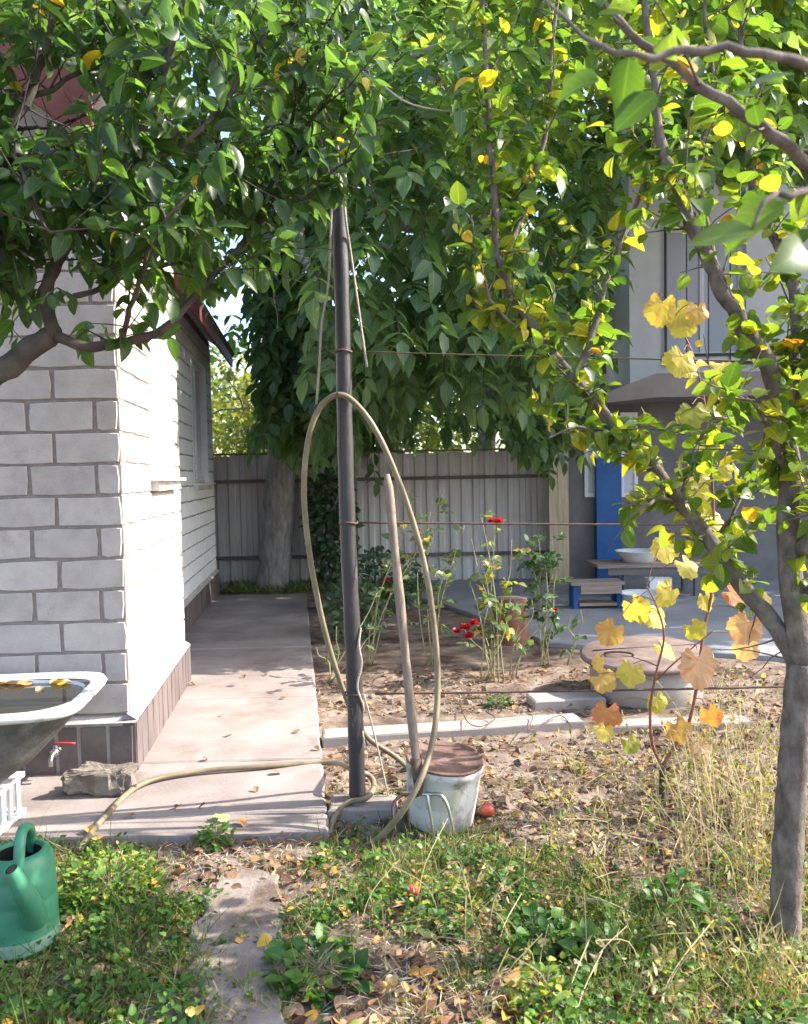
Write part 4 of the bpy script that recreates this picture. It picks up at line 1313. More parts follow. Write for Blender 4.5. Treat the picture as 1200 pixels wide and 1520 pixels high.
limb([P(1190, 995, AY), P(1150, 930, AY + .05), P(1085, 855, AY + .1), P(1010, 745, AY + .2), P(940, 660, AY + .25), P(880, 590, AY + .3), P(800, 500, AY + .38), P(762, 440, AY + .4), P(748, 370, AY + .42),
      P(738, 250, AY + .42), P(728, 130, AY + .45), P(720, -60, AY + .5), P(735, -260, AY + .5)], .030, .005)
limb([P(750, 378, AY + .42), P(800, 280, AY + .5), P(825, 180, AY + .52), P(835, 20, AY + .5), P(850, -150, AY + .55)], .012, .005)
limb([P(850, 560, AY + .33), P(875, 515, AY + .36), P(908, 400, AY + .42), P(940, 330, AY + .46), P(962, 260, AY + .5), P(975, 150, AY + .55), P(960, 0, AY + .6)], .014, .004)
limb([P(1190, 985, AY), P(1172, 820, AY + .03), P(1170, 660, AY + .02), P(1150, 550, AY), P(1110, 480, AY - .03), P(1075, 420, AY - .05), P(1048, 370, AY - .05), P(1005, 270, AY - .02), P(985, 200, AY), P(965, 90, AY + .05), P(950, -80, AY + .1), P(955, -300, AY + .1)], .037, .006)
limb([P(1168, 600, AY + .02), P(1185, 500, AY + .12), P(1170, 400, AY + .2), P(1130, 300, AY + .3), P(1110, 180, AY + .35), P(1105, 40, AY + .4), P(1120, -160, AY + .4)], .022, .006)
limb([P(1170, 640, AY + .02), P(1225, 520, AY + .05), P(1290, 380, AY + .1), P(1360, 150, AY + .2), P(1400, -100, AY + .2)], .028, .007)
limb([P(1185, 820, AY + .02), P(1250, 760, AY - .1), P(1330, 620, AY - .3), P(1430, 400, AY - .45), P(1450, 330, AY - .6)], .030, .014)
limb([P(1290, 600, AY - .22), P(1300, 420, AY - .50), P(1250, 300, AY - .72), P(1180, 240, AY - .78), P(1090, 172, AY - .8), P(990, 95, AY - .8), P(900, 5, AY - .78), P(840, -80, AY - .75)], .020, .005)
limb([P(1060, 395, AY - .05), P(1040, 250, AY + .05), P(1055, 120, AY + .1), P(1045, -60, AY + .12)], .012, .004)
limb([P(940, 660, AY + .25), P(895, 660, AY + .2), P(850, 640, AY + .16), P(815, 650, AY + .12)], .009, .003)
limb([P(1010, 745, AY + .2), P(1030, 690, AY + .3), P(1055, 640, AY + .4), P(1100, 620, AY + .5)], .010, .003)
limb([P(1090, 860, AY + .1), P(1060, 790, AY + .25), P(1090, 720, AY + .35), P(1130, 690, AY + .4)], .010, .003)
limb([P(1010, 745, AY + .2), P(965, 745, AY + .12), P(935, 765, AY + .06)], .008, .003)
limb([P(1170, 700, AY + .02), P(1130, 640, AY - .1), P(1085, 600, AY - .15), P(1040, 585, AY - .18)], .012, .003)
limb([P(790, 490, AY + .39), P(760, 480, AY + .3), P(735, 440, AY + .25), P(715, 380, AY + .22), P(700, 320, AY + .2)], .007, .002)
tk = np.array([ab.x, ab.y, 0])
for a_ in [((.05, 0, 1.05), (.35, -.25, 1.45), (.75, -.5, 1.75), (1.15, -.75, 2.0)), ((.05, 0, 1.2), (.40, -.35, 1.6), (.90, -.60, 1.95), (1.3, -.80, 2.3)), ((.75, -.5, 1.75), (.85, -.8, 2.1), (.9, -1.05, 2.5), (.9, -1.2, 2.8)),
           ((.40, -.35, 1.6), (.6, -.5, 2.1), (.75, -.6, 2.6), (.8, -.75, 3.1)), ((.35, -.25, 1.45), (.55, -.7, 1.6), (.8, -1.0, 1.75), (1.1, -1.15, 1.85)), ((.90, -.60, 1.95), (1.1, -.65, 2.3), (1.3, -.7, 2.6), (1.5, -.9, 2.9))]:
    limb([Vector(tk + np.array(q)) for q in a_], .02, .005)  # limbs out of view, added so their leaves dapple the foreground
lv, tw = Leaves(), MB()
def tint_r(z=1.5):
    v = rng.random()
    base = .0 if z > 2.1 else .13
    return float(np.clip(rng.normal(.30 + base, .14), .02, .68)) if v < .85 else (rng.uniform(.60, .80) if v < .97 else rng.uniform(.80, .97))
for s_, r0, r1 in limbs:
    pts, u = resample(s_, .038)
    for q, t in zip(pts, u):
        rr = r0 + (r1 - r0) * t
        if rr > .031 or rng.random() < .12: continue
        T_ = np.array([0, 0, 1.0])
        d = rdir(1)[0] * .9 + np.array([0, 0, .5])
        near = q[1] < AY - .45
        L_ = rng.uniform(.03, .16) if rng.random() < .7 else rng.uniform(.16, .34)
        nl = int(4 + L_ * 28) if not near else int(2 + L_ * 12)
        if near and rng.random() < .55: continue
        twig_leaves(lv, tw, q, d, L_, nl, .067, lambda: tint_r(q[2]), .3, .9, .0035)
def keepR(p):
    px = proj(p); x, y = px[:, 0], px[:, 1]
    ok = p[:, 1] > .9
    lim = np.interp(y, [-300, 0, 120, 300, 480, 620, 720, 900, 960], [690, 690, 690, 672, 700, 775, 880, 985, 1080])
    ok &= ~((x < lim) & (y > -200) & (y < 1100))
    ok &= ~((y > 905) & (x < 1400) & (rng.random(len(p)) < 2))
    t_ = (p[:, 0] - ab.x) / SUNV.x                    # a gap on the sun side of the trunk
    hit = (np.abs(p[:, 1] - t_ * SUNV.y - ab.y) < .16) & (p[:, 2] - t_ * SUNV.z < 1.15) & (t_ > .1)
    ok &= ~(hit & (rng.random(len(p)) < .9))
    win = (x > 945) & (x < 1090) & (y > 330) & (y < 560)         # thin place in the crown
    ok &= ~(win & (rng.random(len(p)) < .55))
    return ok
for px, py, yy, sz, tt in [(1120, 345, .98, .075, .40), (1165, 305, 1.0, .08, .34), (1195, 370, 1.02, .07, .30), (935, 85, 1.15, .07, .14), (890, 120, 1.2, .065, .2), (975, 140, 1.15, .07, .12), (1180, 110, 1.2, .07, .12)]:
    lv.add(np.array(P(px, py, yy)), norm(np.array([-.7, 0, -.4]) + rng.normal(0, .35, 3)), norm(np.array([.25, -.8, .7]) + rng.normal(0, .3, 3)), sz, tt)
limb([P(1450, 330, 1.2), P(1330, 260, 1.1), P(1220, 290, 1.02), P(1160, 300, 1.0), P(1115, 340, .98)], .008, .002)
limb([P(1330, 260, 1.1), P(1230, 120, 1.05), P(1120, 80, 1.03), P(1000, 90, 1.03), P(900, 60, 1.05), P(800, -10, 1.1)], .008, .002)
print('apple leaves', finish_tree(apple, lv, tw, TPL['broad'], M_leafR, M_bark2, keepR))

# ---- plum tree on the left, trunk outside the frame
pbase = Vector((-2.05, 2.35, 0))
plum = empty('plum_tree', pbase, 'dark leaved fruit tree reaching over from beside the bathtub', 'tree')
PYL = 2.75
branch(plum, [pbase + Vector((0, 0, -.05)), pbase + Vector((.02, .02, .5)), pbase + Vector((.05, .08, 1.1)), P(-330, 660, 2.5)], .085, .065, M_bark3, 'trunk', 6, 14)
limbs = []
K = dict(mat=M_bark3, root=plum)
limb([P(-330, 665, 2.5), P(-180, 625, 2.55), P(-60, 585, 2.6), P(10, 545, 2.65), P(60, 510, 2.68), P(85, 495, 2.7)], .052, .030, **K)
limb([P(80, 498, 2.7), P(130, 515, 2.7), P(185, 510, 2.72), P(245, 493, 2.75), P(290, 450, 2.8), P(330, 400, 2.85), P(375, 345, 2.9), P(420, 240, 2.95), P(450, 130, 3.0), P(490, 20, 3.0)], .019, .005, **K)
limb([P(80, 498, 2.7), P(70, 440, 2.7), P(78, 400, 2.68), P(110, 355, 2.66), P(160, 280, 2.62), P(200, 205, 2.6), P(238, 110, 2.55), P(270, 0, 2.5), P(290, -150, 2.5)], .024, .006, **K)
limb([P(180, 512, 2.72), P(200, 450, 2.62), P(225, 385, 2.55), P(260, 320, 2.5), P(300, 260, 2.5)], .010, .004, **K)
limb([P(110, 440, 2.68), P(165, 425, 2.75), P(215, 405, 2.85), P(265, 350, 3.0), P(320, 290, 3.1)], .010, .004, **K)
limb([P(200, 240, 2.62), P(275, 215, 2.7), P(335, 150, 2.8), P(385, 70, 2.85), P(430, -20, 2.9), P(470, -120, 2.9)], .012, .005, **K)
limb([P(385, 330, 2.9), P(425, 300, 2.85), P(470, 285, 2.8), P(510, 250, 2.75), P(545, 225, 2.72)], .008, .003, **K)
limb([P(430, 215, 2.95), P(470, 170, 3.0), P(520, 130, 3.05), P(560, 90, 3.1)], .007, .003, **K)
limb([P(-180, 625, 2.55), P(-120, 480, 2.6), P(-60, 380, 2.6), P(0, 350, 2.6), P(40, 380, 2.55)], .026, .006, **K)
limb([P(-60, 380, 2.6), P(-30, 250, 2.6), P(30, 150, 2.6), P(70, 60, 2.6), P(90, -80, 2.6)], .018, .006, **K)
limb([P(30, 150, 2.6), P(100, 120, 2.75), P(160, 60, 2.85), P(200, -20, 2.9)], .010, .004, **K)
limb([P(-330, 665, 2.5), P(-360, 450, 2.5), P(-340, 200, 2.5), P(-260, -50, 2.5), P(-150, -250, 2.5)], .05, .012, **K)
limb([P(-340, 200, 2.5), P(-200, 60, 2.6), P(-60, -60, 2.7), P(120, -130, 2.8), P(350, -160, 2.9)], .025, .006, **K)
limb([P(-350, 330, 2.5), P(-250, 260, 2.7), P(-150, 230, 2.9), P(-50, 230, 3.0), P(60, 250, 3.05), P(140, 300, 3.1)], .02, .005, **K)
limb([P(-330, 660, 2.5), P(-420, 500, 2.2), P(-500, 300, 2.0), P(-520, 50, 1.9)], .04, .01, **K)
limb([P(-60, 380, 2.6), P(10, 310, 2.75), P(70, 270, 2.85), P(140, 240, 2.9), P(200, 250, 2.95)], .012, .004, **K)
limb([P(-150, 300, 2.6), P(-60, 230, 2.8), P(10, 190, 2.9), P(70, 190, 2.95), P(130, 170, 3.0)], .012, .004, **K)
limb([P(-30, 250, 2.6), P(20, 230, 2.5), P(60, 330, 2.45), P(110, 340, 2.45)], .009, .003, **K)
limb([P(-120, 480, 2.6), P(-60, 430, 2.7), P(0, 420, 2.8), P(50, 430, 2.85)], .010, .003, **K)
lv, tw = Leaves(), MB()
tint_l = lambda: float(np.clip(rng.normal(.34, .17), 0, .86)) if rng.random() < .992 else rng.uniform(.92, 1.0)
for s_, r0, r1 in limbs:
    pts, u = resample(s_, .065)
    for q, t in zip(pts, u):
        rr = r0 + (r1 - r0) * t
        if rr > .027: continue
        yy = proj(q[None])[0, 1]
        if yy > 430 and rng.random() < .5: continue
        for _ in range(2 if yy < 410 else 1):
            d = rdir(1)[0] + np.array([.15, 0, .25])
            L_ = rng.uniform(.12, .34)
            twig_leaves(lv, tw, q, d, L_, int(4 + L_ * 15), .090, tint_l, .75, .8, .0035)
            if rng.random() < .4:
                d2 = norm(norm(d) + rdir(1)[0] * .7)
                twig_leaves(lv, tw, q + norm(d) * L_ * .5, d2, L_ * .8, int(3 + L_ * 13), .086, tint_l, .75, .8, .0028)
def keepL(p):
    px = proj(p); x, y = px[:, 0], px[:, 1]
    lim = np.interp(y, [-300, 0, 100, 180, 250, 330, 400, 480, 540, 580], [560, 555, 590, 595, 545, 440, 400, 300, 210, 120])
    ok = ~((x > lim) & (y > -400)) & ~((y > 575) & (x > -200))
    roofgap = (x > 20) & (x < 125) & (y > 88) & (y < 205)
    ok &= ~((y > np.interp(x, [-200, 0, 60, 180, 300, 420], [560, 490, 450, 410, 460, 420])) & (x > -100) & (rng.random(len(p)) < .45))
    return ok & ~(roofgap & (rng.random(len(p)) < .93))
print('plum leaves', finish_tree(plum, lv, tw, TPL['broad'], M_leafL, M_bark3, keepL, width=.74))

# ---- walnut at the back
wb = G(408, 873)
WY = wb.y
walnut = empty('walnut_tree', (wb.x, wb.y, 0), 'big dark walnut tree with thick leaning trunk in front of fence', 'tree')
branch(walnut, [wb + Vector((-.06, 0, -.05)), wb + Vector((-.03, 0, .02)), P(416, 800, WY), P(422, 730, WY), P(427, 650, WY), P(420, 580, WY), P(412, 500, WY), P(422, 380, WY - .1), P(440, 250, WY - .2)], .225, .15, M_bark, 'trunk', 6, 22, .012)
mb = MB(); mb.tube([P(412, 548, WY), P(408, 545, WY - .28)], [.09, .075], 12); seg(mb.build('branch_stub', M_bark), walnut)
mb = MB(); mb.tube([P(408, 545, WY - .278), P(408, 545, WY - .29)], [.072, .070], 12); seg(mb.build('cut_face', M_cut), walnut)
f_ = P(420, 380, WY - .1)
ends = [(-4.5, 9, 6.5), (-.6, 8.0, 5.2), (-.3, 6.6, 3.6), (1.2, 6.9, 3.2), (1.8, 8.4, 3.6), (1.0, 7.6, 5.6), (-1.0, 9.2, 6.6), (2.2, 11.2, 6.5), (-3, 11.8, 6.5), (.2, 12.2, 7.2), (1.9, 10, 7.0), (-.6, 7.0, 2.7), (2.0, 8.2, 2.7)]
wl_ = []
for (x, y, z) in ends:
    e = Vector((x, y, z)); m1 = f_.lerp(e, .35) + Vector((0, 0, .55)); m2 = f_.lerp(e, .7) + Vector((random.uniform(-.3, .3), random.uniform(-.3, .3), .4))
    wl_.append(branch(walnut, [f_, m1, m2, e], .11, .015, M_bark, 'branch', 7, 8, .02))
lv, tw = Leaves(), MB()
NC = 6000
cpts = []
while len(cpts) < NC:
    p = rng.uniform([-6.5, 5.95, 1.6], [5.0, 14.5, 10.4])
    q = (p - np.array([-.5, 10.0, 5.4])) / np.array([5.6, 4.1, 5.0])
    rr = (np.abs(q) ** 2.6).sum()
    if rr > 1 or (rr < .30 and rng.random() < .75): continue
    x, y, z = p
    zmin = 2.12 + .30 * math.sin(x * 2.3) + .22 * math.sin(y * 1.7 + x) + .3 * mnoise.noise(Vector((x * 2.2, y * 2.2, 3)))
    if x < -1.15 and x / y < -.172: zmin = 3.35 + .2 * math.sin(y * 3)
    if x > 1.9: zmin = max(zmin, 2.2)
    if z < zmin: continue
    if x > .235 * y and z < 1.45 + .37 * y: continue
    if x / y < -.165 and z < 3.6 and y > 9: continue
    if x / y < -.11 and z < 2.15: continue
    if mnoise.noise(Vector((x * .8, y * .8, z * .8))) < -.10: continue
    # the near sun-side boundary of the shade it throws
    if y < 6.0 + .13 * (x + 1.2): continue
    if z > 1.7 + .60 * y or y > 12.6: continue
    if x < -.75 and y < 8.9: continue                  # open above the path
    cpts.append(p)
for _ in range(420):
    y = rng.uniform(8.9, 10.2); cpts.append(np.array([y * rng.uniform(-.165, -.09), y, rng.uniform(2.2, 5.2) + .25 * math.sin(y * 9)]))
cpts = np.array(cpts)
ctr = np.array([-.5, 10.0, 4.4])
for p in cpts:
    out = norm(p - ctr)
    dd = norm(out * .7 + rdir(1)[0] * .6 + np.array([0, 0, -.35]))
    L_ = rng.uniform(.22, .38)
    side = norm(np.cross(dd, np.array([0, 0, 1.0])))
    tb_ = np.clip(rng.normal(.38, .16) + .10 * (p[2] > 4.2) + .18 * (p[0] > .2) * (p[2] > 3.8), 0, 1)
    tw.tube([p, p + dd * L_ * .5 + np.array([0, 0, -.02]), p + dd * L_ + np.array([0, 0, -.07])], [.005, .004, .003], 3, False)
    sz = rng.uniform(.15, .21)
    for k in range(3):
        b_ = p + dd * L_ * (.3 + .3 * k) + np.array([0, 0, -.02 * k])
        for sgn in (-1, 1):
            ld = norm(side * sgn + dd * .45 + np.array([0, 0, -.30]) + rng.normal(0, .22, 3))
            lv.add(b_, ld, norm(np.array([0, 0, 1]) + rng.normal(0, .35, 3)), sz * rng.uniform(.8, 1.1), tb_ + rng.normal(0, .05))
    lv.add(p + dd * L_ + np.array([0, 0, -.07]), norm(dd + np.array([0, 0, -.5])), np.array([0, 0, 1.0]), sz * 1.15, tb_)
print('walnut', finish_tree(walnut, lv, tw, TPL['leaflet'], M_leafW, M_bark3, None, nobj=300, width=1.3, lname='leaflet'))


# ---- trees beyond the fence
def far_tree(base, h, r, n, tint, label, size=.16, trunk=.14, mat=M_leafF):
    base = Vector(base)
    root = empty('far_tree', base, label, 'tree', 'trees beyond the yard')
    tp_ = base + Vector((random.uniform(-.3, .3), 0, h * .6))
    branch(root, [base + Vector((0, 0, -.1)), base.lerp(tp_, .5) + Vector((.1, 0, 0)), tp_], trunk, trunk * .4, M_bark, 'trunk', 5, 8)
    lv, tw = Leaves(), MB()
    c = np.array(base) + np.array([0, 0, h * .62])
    cl = [c + np.array([rng.normal(0, r * .5), rng.normal(0, r * .5), rng.normal(0, h * .17)]) for _ in range(26)]
    for q in cl[:14]:
        tw.tube(smoothpath([tuple(base.lerp(tp_, .6)), tuple((np.array(tp_) + q) / 2 + [0, 0, .2]), tuple(q)], 3), np.linspace(trunk * .3, .012, 7), 5, False)
    for i in range(n):
        q = cl[rng.integers(0, len(cl))]
        p = q + rng.normal(0, r * .22, 3)
        lv.add(p, norm(rdir(1)[0] + np.array([0, 0, -.4])), rdir(1)[0], size * rng.uniform(.6, 1.2), float(np.clip(rng.normal(tint, .15), 0, 1)))
    p, d, u, s_, t = lv.arrays()
    me = leaf_cloud('crown', p, d, u, s_, t, TPL['leaflet'], 1.6); me.materials.append(mat)
    seg(link('crown', me), root)
    tag(seg(tw.build('limbs', M_bark, None, True), root))
    return root


far_tree((-4.6, 15.5, 0), 3.4, 1.1, 2600, .72, 'small yellowing tree behind the fence next to the brick house', .12)
far_tree((-3.0, 17.5, 0), 3.6, 1.0, 2400, .42, 'light green bush tree behind the fence beside the walnut trunk', .12)
far_tree((-7.5, 24, 0), 6.5, 2.6, 2600, .35, 'broad green tree far behind the brick house', .22)
far_tree((-.3, 20, 0), 4.6, 1.9, 2600, .30, 'rounded green tree behind the fence below the walnut crown', .18)
far_tree((3.0, 17, 0), 5.2, 1.9, 3000, .28, 'dense green tree behind the fence left of the two storey house', .17)
far_tree((1.4, 14.8, 0), 14, 2.9, 11000, .42, 'tall yellow green tree rising behind the walnut', .19, .2)
far_tree((8.2, 21, 0), 11, 3.2, 4200, .40, 'tall tree rising behind the two storey house roof', .24, .25)
far_tree((-6.0, 33, 0), 7.0, 4.0, 2200, .55, 'distant autumn tree seen over the fence', .32, .3)
far_tree((4.5, 34, 0), 9.0, 4.5, 2200, .35, 'distant green tree seen between walnut and two storey house', .32, .3)

c_ = np.array([8.9, 8.8, 6.2])  # tree out of view, added only to throw shade over path and yard
sh = empty('added_shade_tree', (8.9, 8.8, 0), 'unseen dense tree added beside the yard to shade roses and path', 'tree')
branch(sh, [(8.9, 8.8, -.1), (8.95, 8.8, 1.5), (8.85, 8.85, 3), (8.9, 8.8, 7)], .16, .07, M_bark, 'trunk', 5, 10)
lv, tw = Leaves(), MB()
while len(lv.p) < 9000:
    q = rng.uniform(-1, 1, 3)
    if (np.abs(q) ** 2.5).sum() > 1 or mnoise.noise(Vector(q * 2.5)) < -.25: continue
    p = c_ + q * np.array([1.8, 1.7, 4.2])
    lv.add(p, norm(rdir(1)[0] + np.array([0, 0, -.4])), rdir(1)[0], rng.uniform(.14, .23), float(rng.uniform(.2, .6)))
    if len(lv.p) % 90 == 0: tw.tube(smoothpath([(8.9, 8.8, max(2, p[2] - 1.5)), tuple((p + c_) / 2), tuple(p)], 3), np.linspace(.03, .006, 7), 5, False)
finish_tree(sh, lv, tw, TPL['leaflet'], M_leafW, M_bark, None, nobj=0, width=1.6)

# ================================================================== VINE, ROSES, CLIMBER
vb = G(982, 1186)
VY = vb.y
vine = empty('grape_vine', (vb.x, vb.y, 0), 'young grape vine with big yellow and orange leaves tied to the wires', 'vine')
branch(vine, [vb + Vector((0, 0, -.03)), P(984, 1160, VY), P(982, 1135, VY)], .017, .012, M_bark3, 'stem', 4, 8)
canes = []
canes.append(branch(vine, [P(982, 1140, VY), P(968, 1100, VY), P(966, 1050, VY), P(974, 1000, VY - .03), P(986, 945, VY - .05), P(975, 900, VY - .08), P(960, 870, VY - .1)], .008, .003, M_cane, 'cane', 5, 7))
canes.append(branch(vine, [P(982, 1140, VY), P(1000, 1110, VY), P(1022, 1075, VY), P(1036, 1010, VY), P(1044, 940, VY), P(1058, 870, VY), P(1060, 780, VY), P(1056, 690, VY), P(1048, 610, VY), P(1030, 530, VY), P(1005, 480, VY), P(975, 445, VY)], .009, .003, M_cane, 'cane', 5, 7))
canes.append(branch(vine, [P(974, 1010, VY), P(1000, 985, VY - .05), P(1030, 960, VY - .08), P(1060, 935, VY - .1)], .004, .002, M_cane, 'cane', 5, 6))
canes = np.concatenate(canes)
GT = [grape_template(k) for k in range(5)]
gcache = {}
def vine_leaf(px, py, sz, tint, dY=0.0, face=None):
    p = P(px, py, VY + dY)
    d = np.array([rng.normal(0, .5), -.25 + rng.normal(0, .2), -.75]); u = np.array([rng.normal(0, .5), -1.0, .35 + rng.normal(0, .3)])
    key = (rng.integers(0, 5), int(tint * 12))
    if key not in gcache:
        W, q, t = GT[key[0]]
        me = mesh_np('leaf', W, [q, t], np.clip(np.full(len(W), tint) + rng.normal(0, .05, len(W)), 0, 1)); me.materials.append(M_vine); gcache[key] = me
    o = link('leaf', gcache[key], None, vine)
    A = frames(d[None], u[None])[0]
    s = sz / FPX * p.y * .70
    near_ = canes[np.argmin(np.linalg.norm(canes - np.array(p), axis=1))]
    pet = MB(); pet.tube(smoothpath([tuple(near_), tuple((near_ + np.array(p)) / 2 + np.array([0, 0, .02])), tuple(p)], 3), .0018, 5, False)
    seg(pet.build('leaf_stalk', M_cane, None, True), vine)
    M = Matrix.Identity(4)
    for a in range(3):
        for b in range(3): M[a][b] = A[a, b] * s
        M[a][3] = p[a] - vine.location[a]
    o.matrix_local = M
for L_ in [(935, 890, 62, .55), (903, 1045, 62, .84), (884, 1000, 55, .66), (892, 972, 38, .60), (940, 985, 58, .42), (978, 955, 50, .46), (1035, 965, 95, .97), (972, 1030, 48, .30), (1000, 870, 60, .45), (1024, 925, 48, .36),
           (1078, 875, 50, .82), (1115, 915, 70, .95), (1112, 950, 55, .98), (900, 1075, 44, .55), (1000, 1070, 55, .72), (930, 1095, 42, .20), (1032, 1105, 48, .96), (962, 905, 55, .48), (1050, 1050, 48, .80), (915, 925, 60, .70),
           (985, 440, 70, .62), (1000, 455, 70, .48), (1020, 470, 60, .46), (1015, 520, 68, .40), (1052, 545, 66, .44), (1005, 535, 60, .50), (1062, 570, 50, .38), (1035, 450, 50, .7), (1028, 600, 66, .16), (1050, 640, 60, .30),
           (1015, 690, 75, .36), (1035, 720, 60, .40), (1000, 720, 55, .44), (1055, 760, 55, .46), (985, 800, 60, .42), (1010, 830, 55, .38), (1130, 880, 45, .6), (1065, 690, 45, .4), (960, 730, 50, .45), (1045, 880, 48, .5)]:
    vine_leaf(*L_, dY=rng.normal(-.03, .05))

def rose(base_px, tops, leaf_t, label, flowers=(), nleaf=5, lsize=.062, r=.0055):
    b = G(*base_px)
    root = empty('rose_bush', (b.x, b.y, 0), label, 'rose', 'rose bushes in the bed')
    lv = Leaves()
    for (tx, ty, dens) in tops:
        t_ = P(tx, ty, b.y + random.uniform(-.15, .15))
        m1 = b.lerp(t_, .4) + Vector((random.uniform(-.05, .05), random.uniform(-.05, .05), .03))
        b2 = b + Vector((random.uniform(-.05, .05), random.uniform(-.05, .05), -.02))
        s_ = branch(root, [b2, m1, b.lerp(t_, .75) + Vector((random.uniform(-.03, .03), 0, 0)), t_], r, r * .4, M_stem, 'stem', 5, 6)
        pts, u = resample(s_, .045)
        for q, k in zip(pts, u):
            if k < .35 or rng.random() > dens: continue
            d0 = norm(rdir(1)[0] + np.array([0, 0, .15]))
            for j in range(nleaf):
                sd = norm(np.cross(d0, [0, 0, 1]) * (1 if j % 2 else -1) + d0 * .5)
                lv.add(q + d0 * (.03 + .018 * j), sd if j < nleaf - 1 else d0, norm(np.array([0, 0, 1]) + rng.normal(0, .5, 3)), lsize * rng.uniform(.7, 1.2), float(np.clip(rng.normal(leaf_t, .2), 0, 1)))
    if lv.p:
        p, d, u, s2, t2 = lv.arrays()
        me = leaf_cloud('foliage', p, d, u, s2, t2, TPL['oval'], 1.25); me.materials.append(M_rose); tag(seg(link('foliage', me), root), kind='stuff')
    for (fx, fy, fs) in flowers:
        c = np.array(P(fx, fy, b.y))
        n_ = 22
        dd = rdir(n_); dd[:, 2] = np.abs(dd[:, 2]) * .7
        pp_ = np.repeat(c[None], n_, 0)
        me = leaf_cloud('flower', pp_, dd, np.repeat(np.array([[0, 0, 1.0]]), n_, 0) + rng.normal(0, .5, (n_, 3)), np.full(n_, fs) * rng.uniform(.7, 1.1, n_), rng.random(n_), TPL['broad'], 1.5)
        me.materials.append(M_petal); seg(link('flower', me), root)


rose((545, 985), [(660, 720, .35), (612, 745, .4), (640, 760, .4), (560, 880, .2)], .62, 'tall rose with pale leaning stems beside the fork handle', [(573, 862, .035)])
rose((728, 1003), [(705, 930, .1), (690, 935, .1), (745, 890, .3), (715, 925, .1)], .6, 'rose with a cluster of crimson blooms low above the soil', [(690, 932, .05), (705, 925, .045), (678, 938, .035), (712, 935, .04), (697, 945, .04)])
rose((738, 1008), [(715, 768, .4), (735, 780, .4), (760, 800, .45), (700, 800, .4)], .75, 'rose with orange leaves and red bloom above the middle rod', [(741, 776, .045), (620, 790, .03), (730, 775, .035)])
rose((722, 1010), [(700, 870, .35), (720, 850, .35), (760, 870, .3)], .55, 'slim rose with pale stems behind the low crimson blooms')
rose((808, 985), [(800, 800, .8), (820, 805, .8), (785, 815, .8), (835, 825, .8), (810, 840, .7)], .25, 'bushy dark green rose in front of the cream boards', nleaf=6)
rose((765, 1000), [(790, 890, .15), (822, 905, .12), (770, 930, .1)], .5, 'bare rose stems with few leaves beside the stump', [(824, 905, .02)])
rose((852, 985), [(862, 905, .25), (848, 915, .2)], .35, 'single short rose shoot with a few pale leaves by the yard edge')
rose((490, 1012), [(565, 930, .1), (500, 930, .1), (470, 960, .1), (560, 880, .2)], .45, 'thin bare rose stems between pole and concrete path')
rose((640, 985), [(640, 830, .4), (660, 850, .4), (620, 850, .35), (690, 780, .4)], .55, 'leggy rose with yellow leaves behind the fork handle')

# dark climber on the fence and low shrubs
def shrub(name, c, rad, n, label, cat, mat, tint, size, tpl='oval', stems=5):
    c = Vector(c)
    root = empty(name, (c.x, c.y, 0), label, cat)
    lv = Leaves()
    for k in range(stems):
        t_ = c + Vector((random.uniform(-1, 1) * rad[0] * .6, random.uniform(-1, 1) * rad[1] * .6, random.uniform(.2, .9) * rad[2]))
        branch(root, [(c.x + random.uniform(-.05, .05), c.y + random.uniform(-.03, .03), -.02), tuple((c + t_) / 2 + Vector((0, 0, -c.z * .25))), tuple(t_)], .012, .004, M_bark3, 'stem', 4, 6)
    m = 0
    while m < n:
        q = rng.uniform(-1, 1, 3)
        if (q ** 2).sum() > 1 or mnoise.noise(Vector(q * 3) + c) < -.1: continue
        p = np.array(c) + q * np.array(rad)
        if p[2] < .03: continue
        lv.add(p, norm(q + rdir(1)[0] * .7 + np.array([0, 0, -.2])), norm(np.array([0, -.4, 1]) + rng.normal(0, .5, 3)), size * rng.uniform(.6, 1.2), float(np.clip(rng.normal(tint, .18), 0, 1)))
        m += 1
    p, d, u, s2, t2 = lv.arrays()
    me = leaf_cloud('foliage', p, d, u, s2, t2, TPL[tpl], 1.2); me.materials.append(mat); tag(seg(link('foliage', me), root), kind='stuff')


cpx = P(492, 790, FY - .35)
shrub('climbing_plant', (cpx.x, cpx.y, .95), (.34, .22, .95), 900, 'dark green climber growing up the fence behind the pole', 'climber', M_rose, .15, .10)
cpx = P(560, 850, 8.6)
shrub('shrub', (cpx.x, cpx.y, .30), (.5, .4, .36), 600, 'low dark green shrub behind the fork in the rose bed', 'shrub', M_rose, .18, .08)
cpx = P(525, 900, 7.2)
shrub('shrub', (cpx.x, cpx.y, .24), (.26, .3, .30), 350, 'small dark shrub right behind the pole', 'shrub', M_rose, .15, .07)

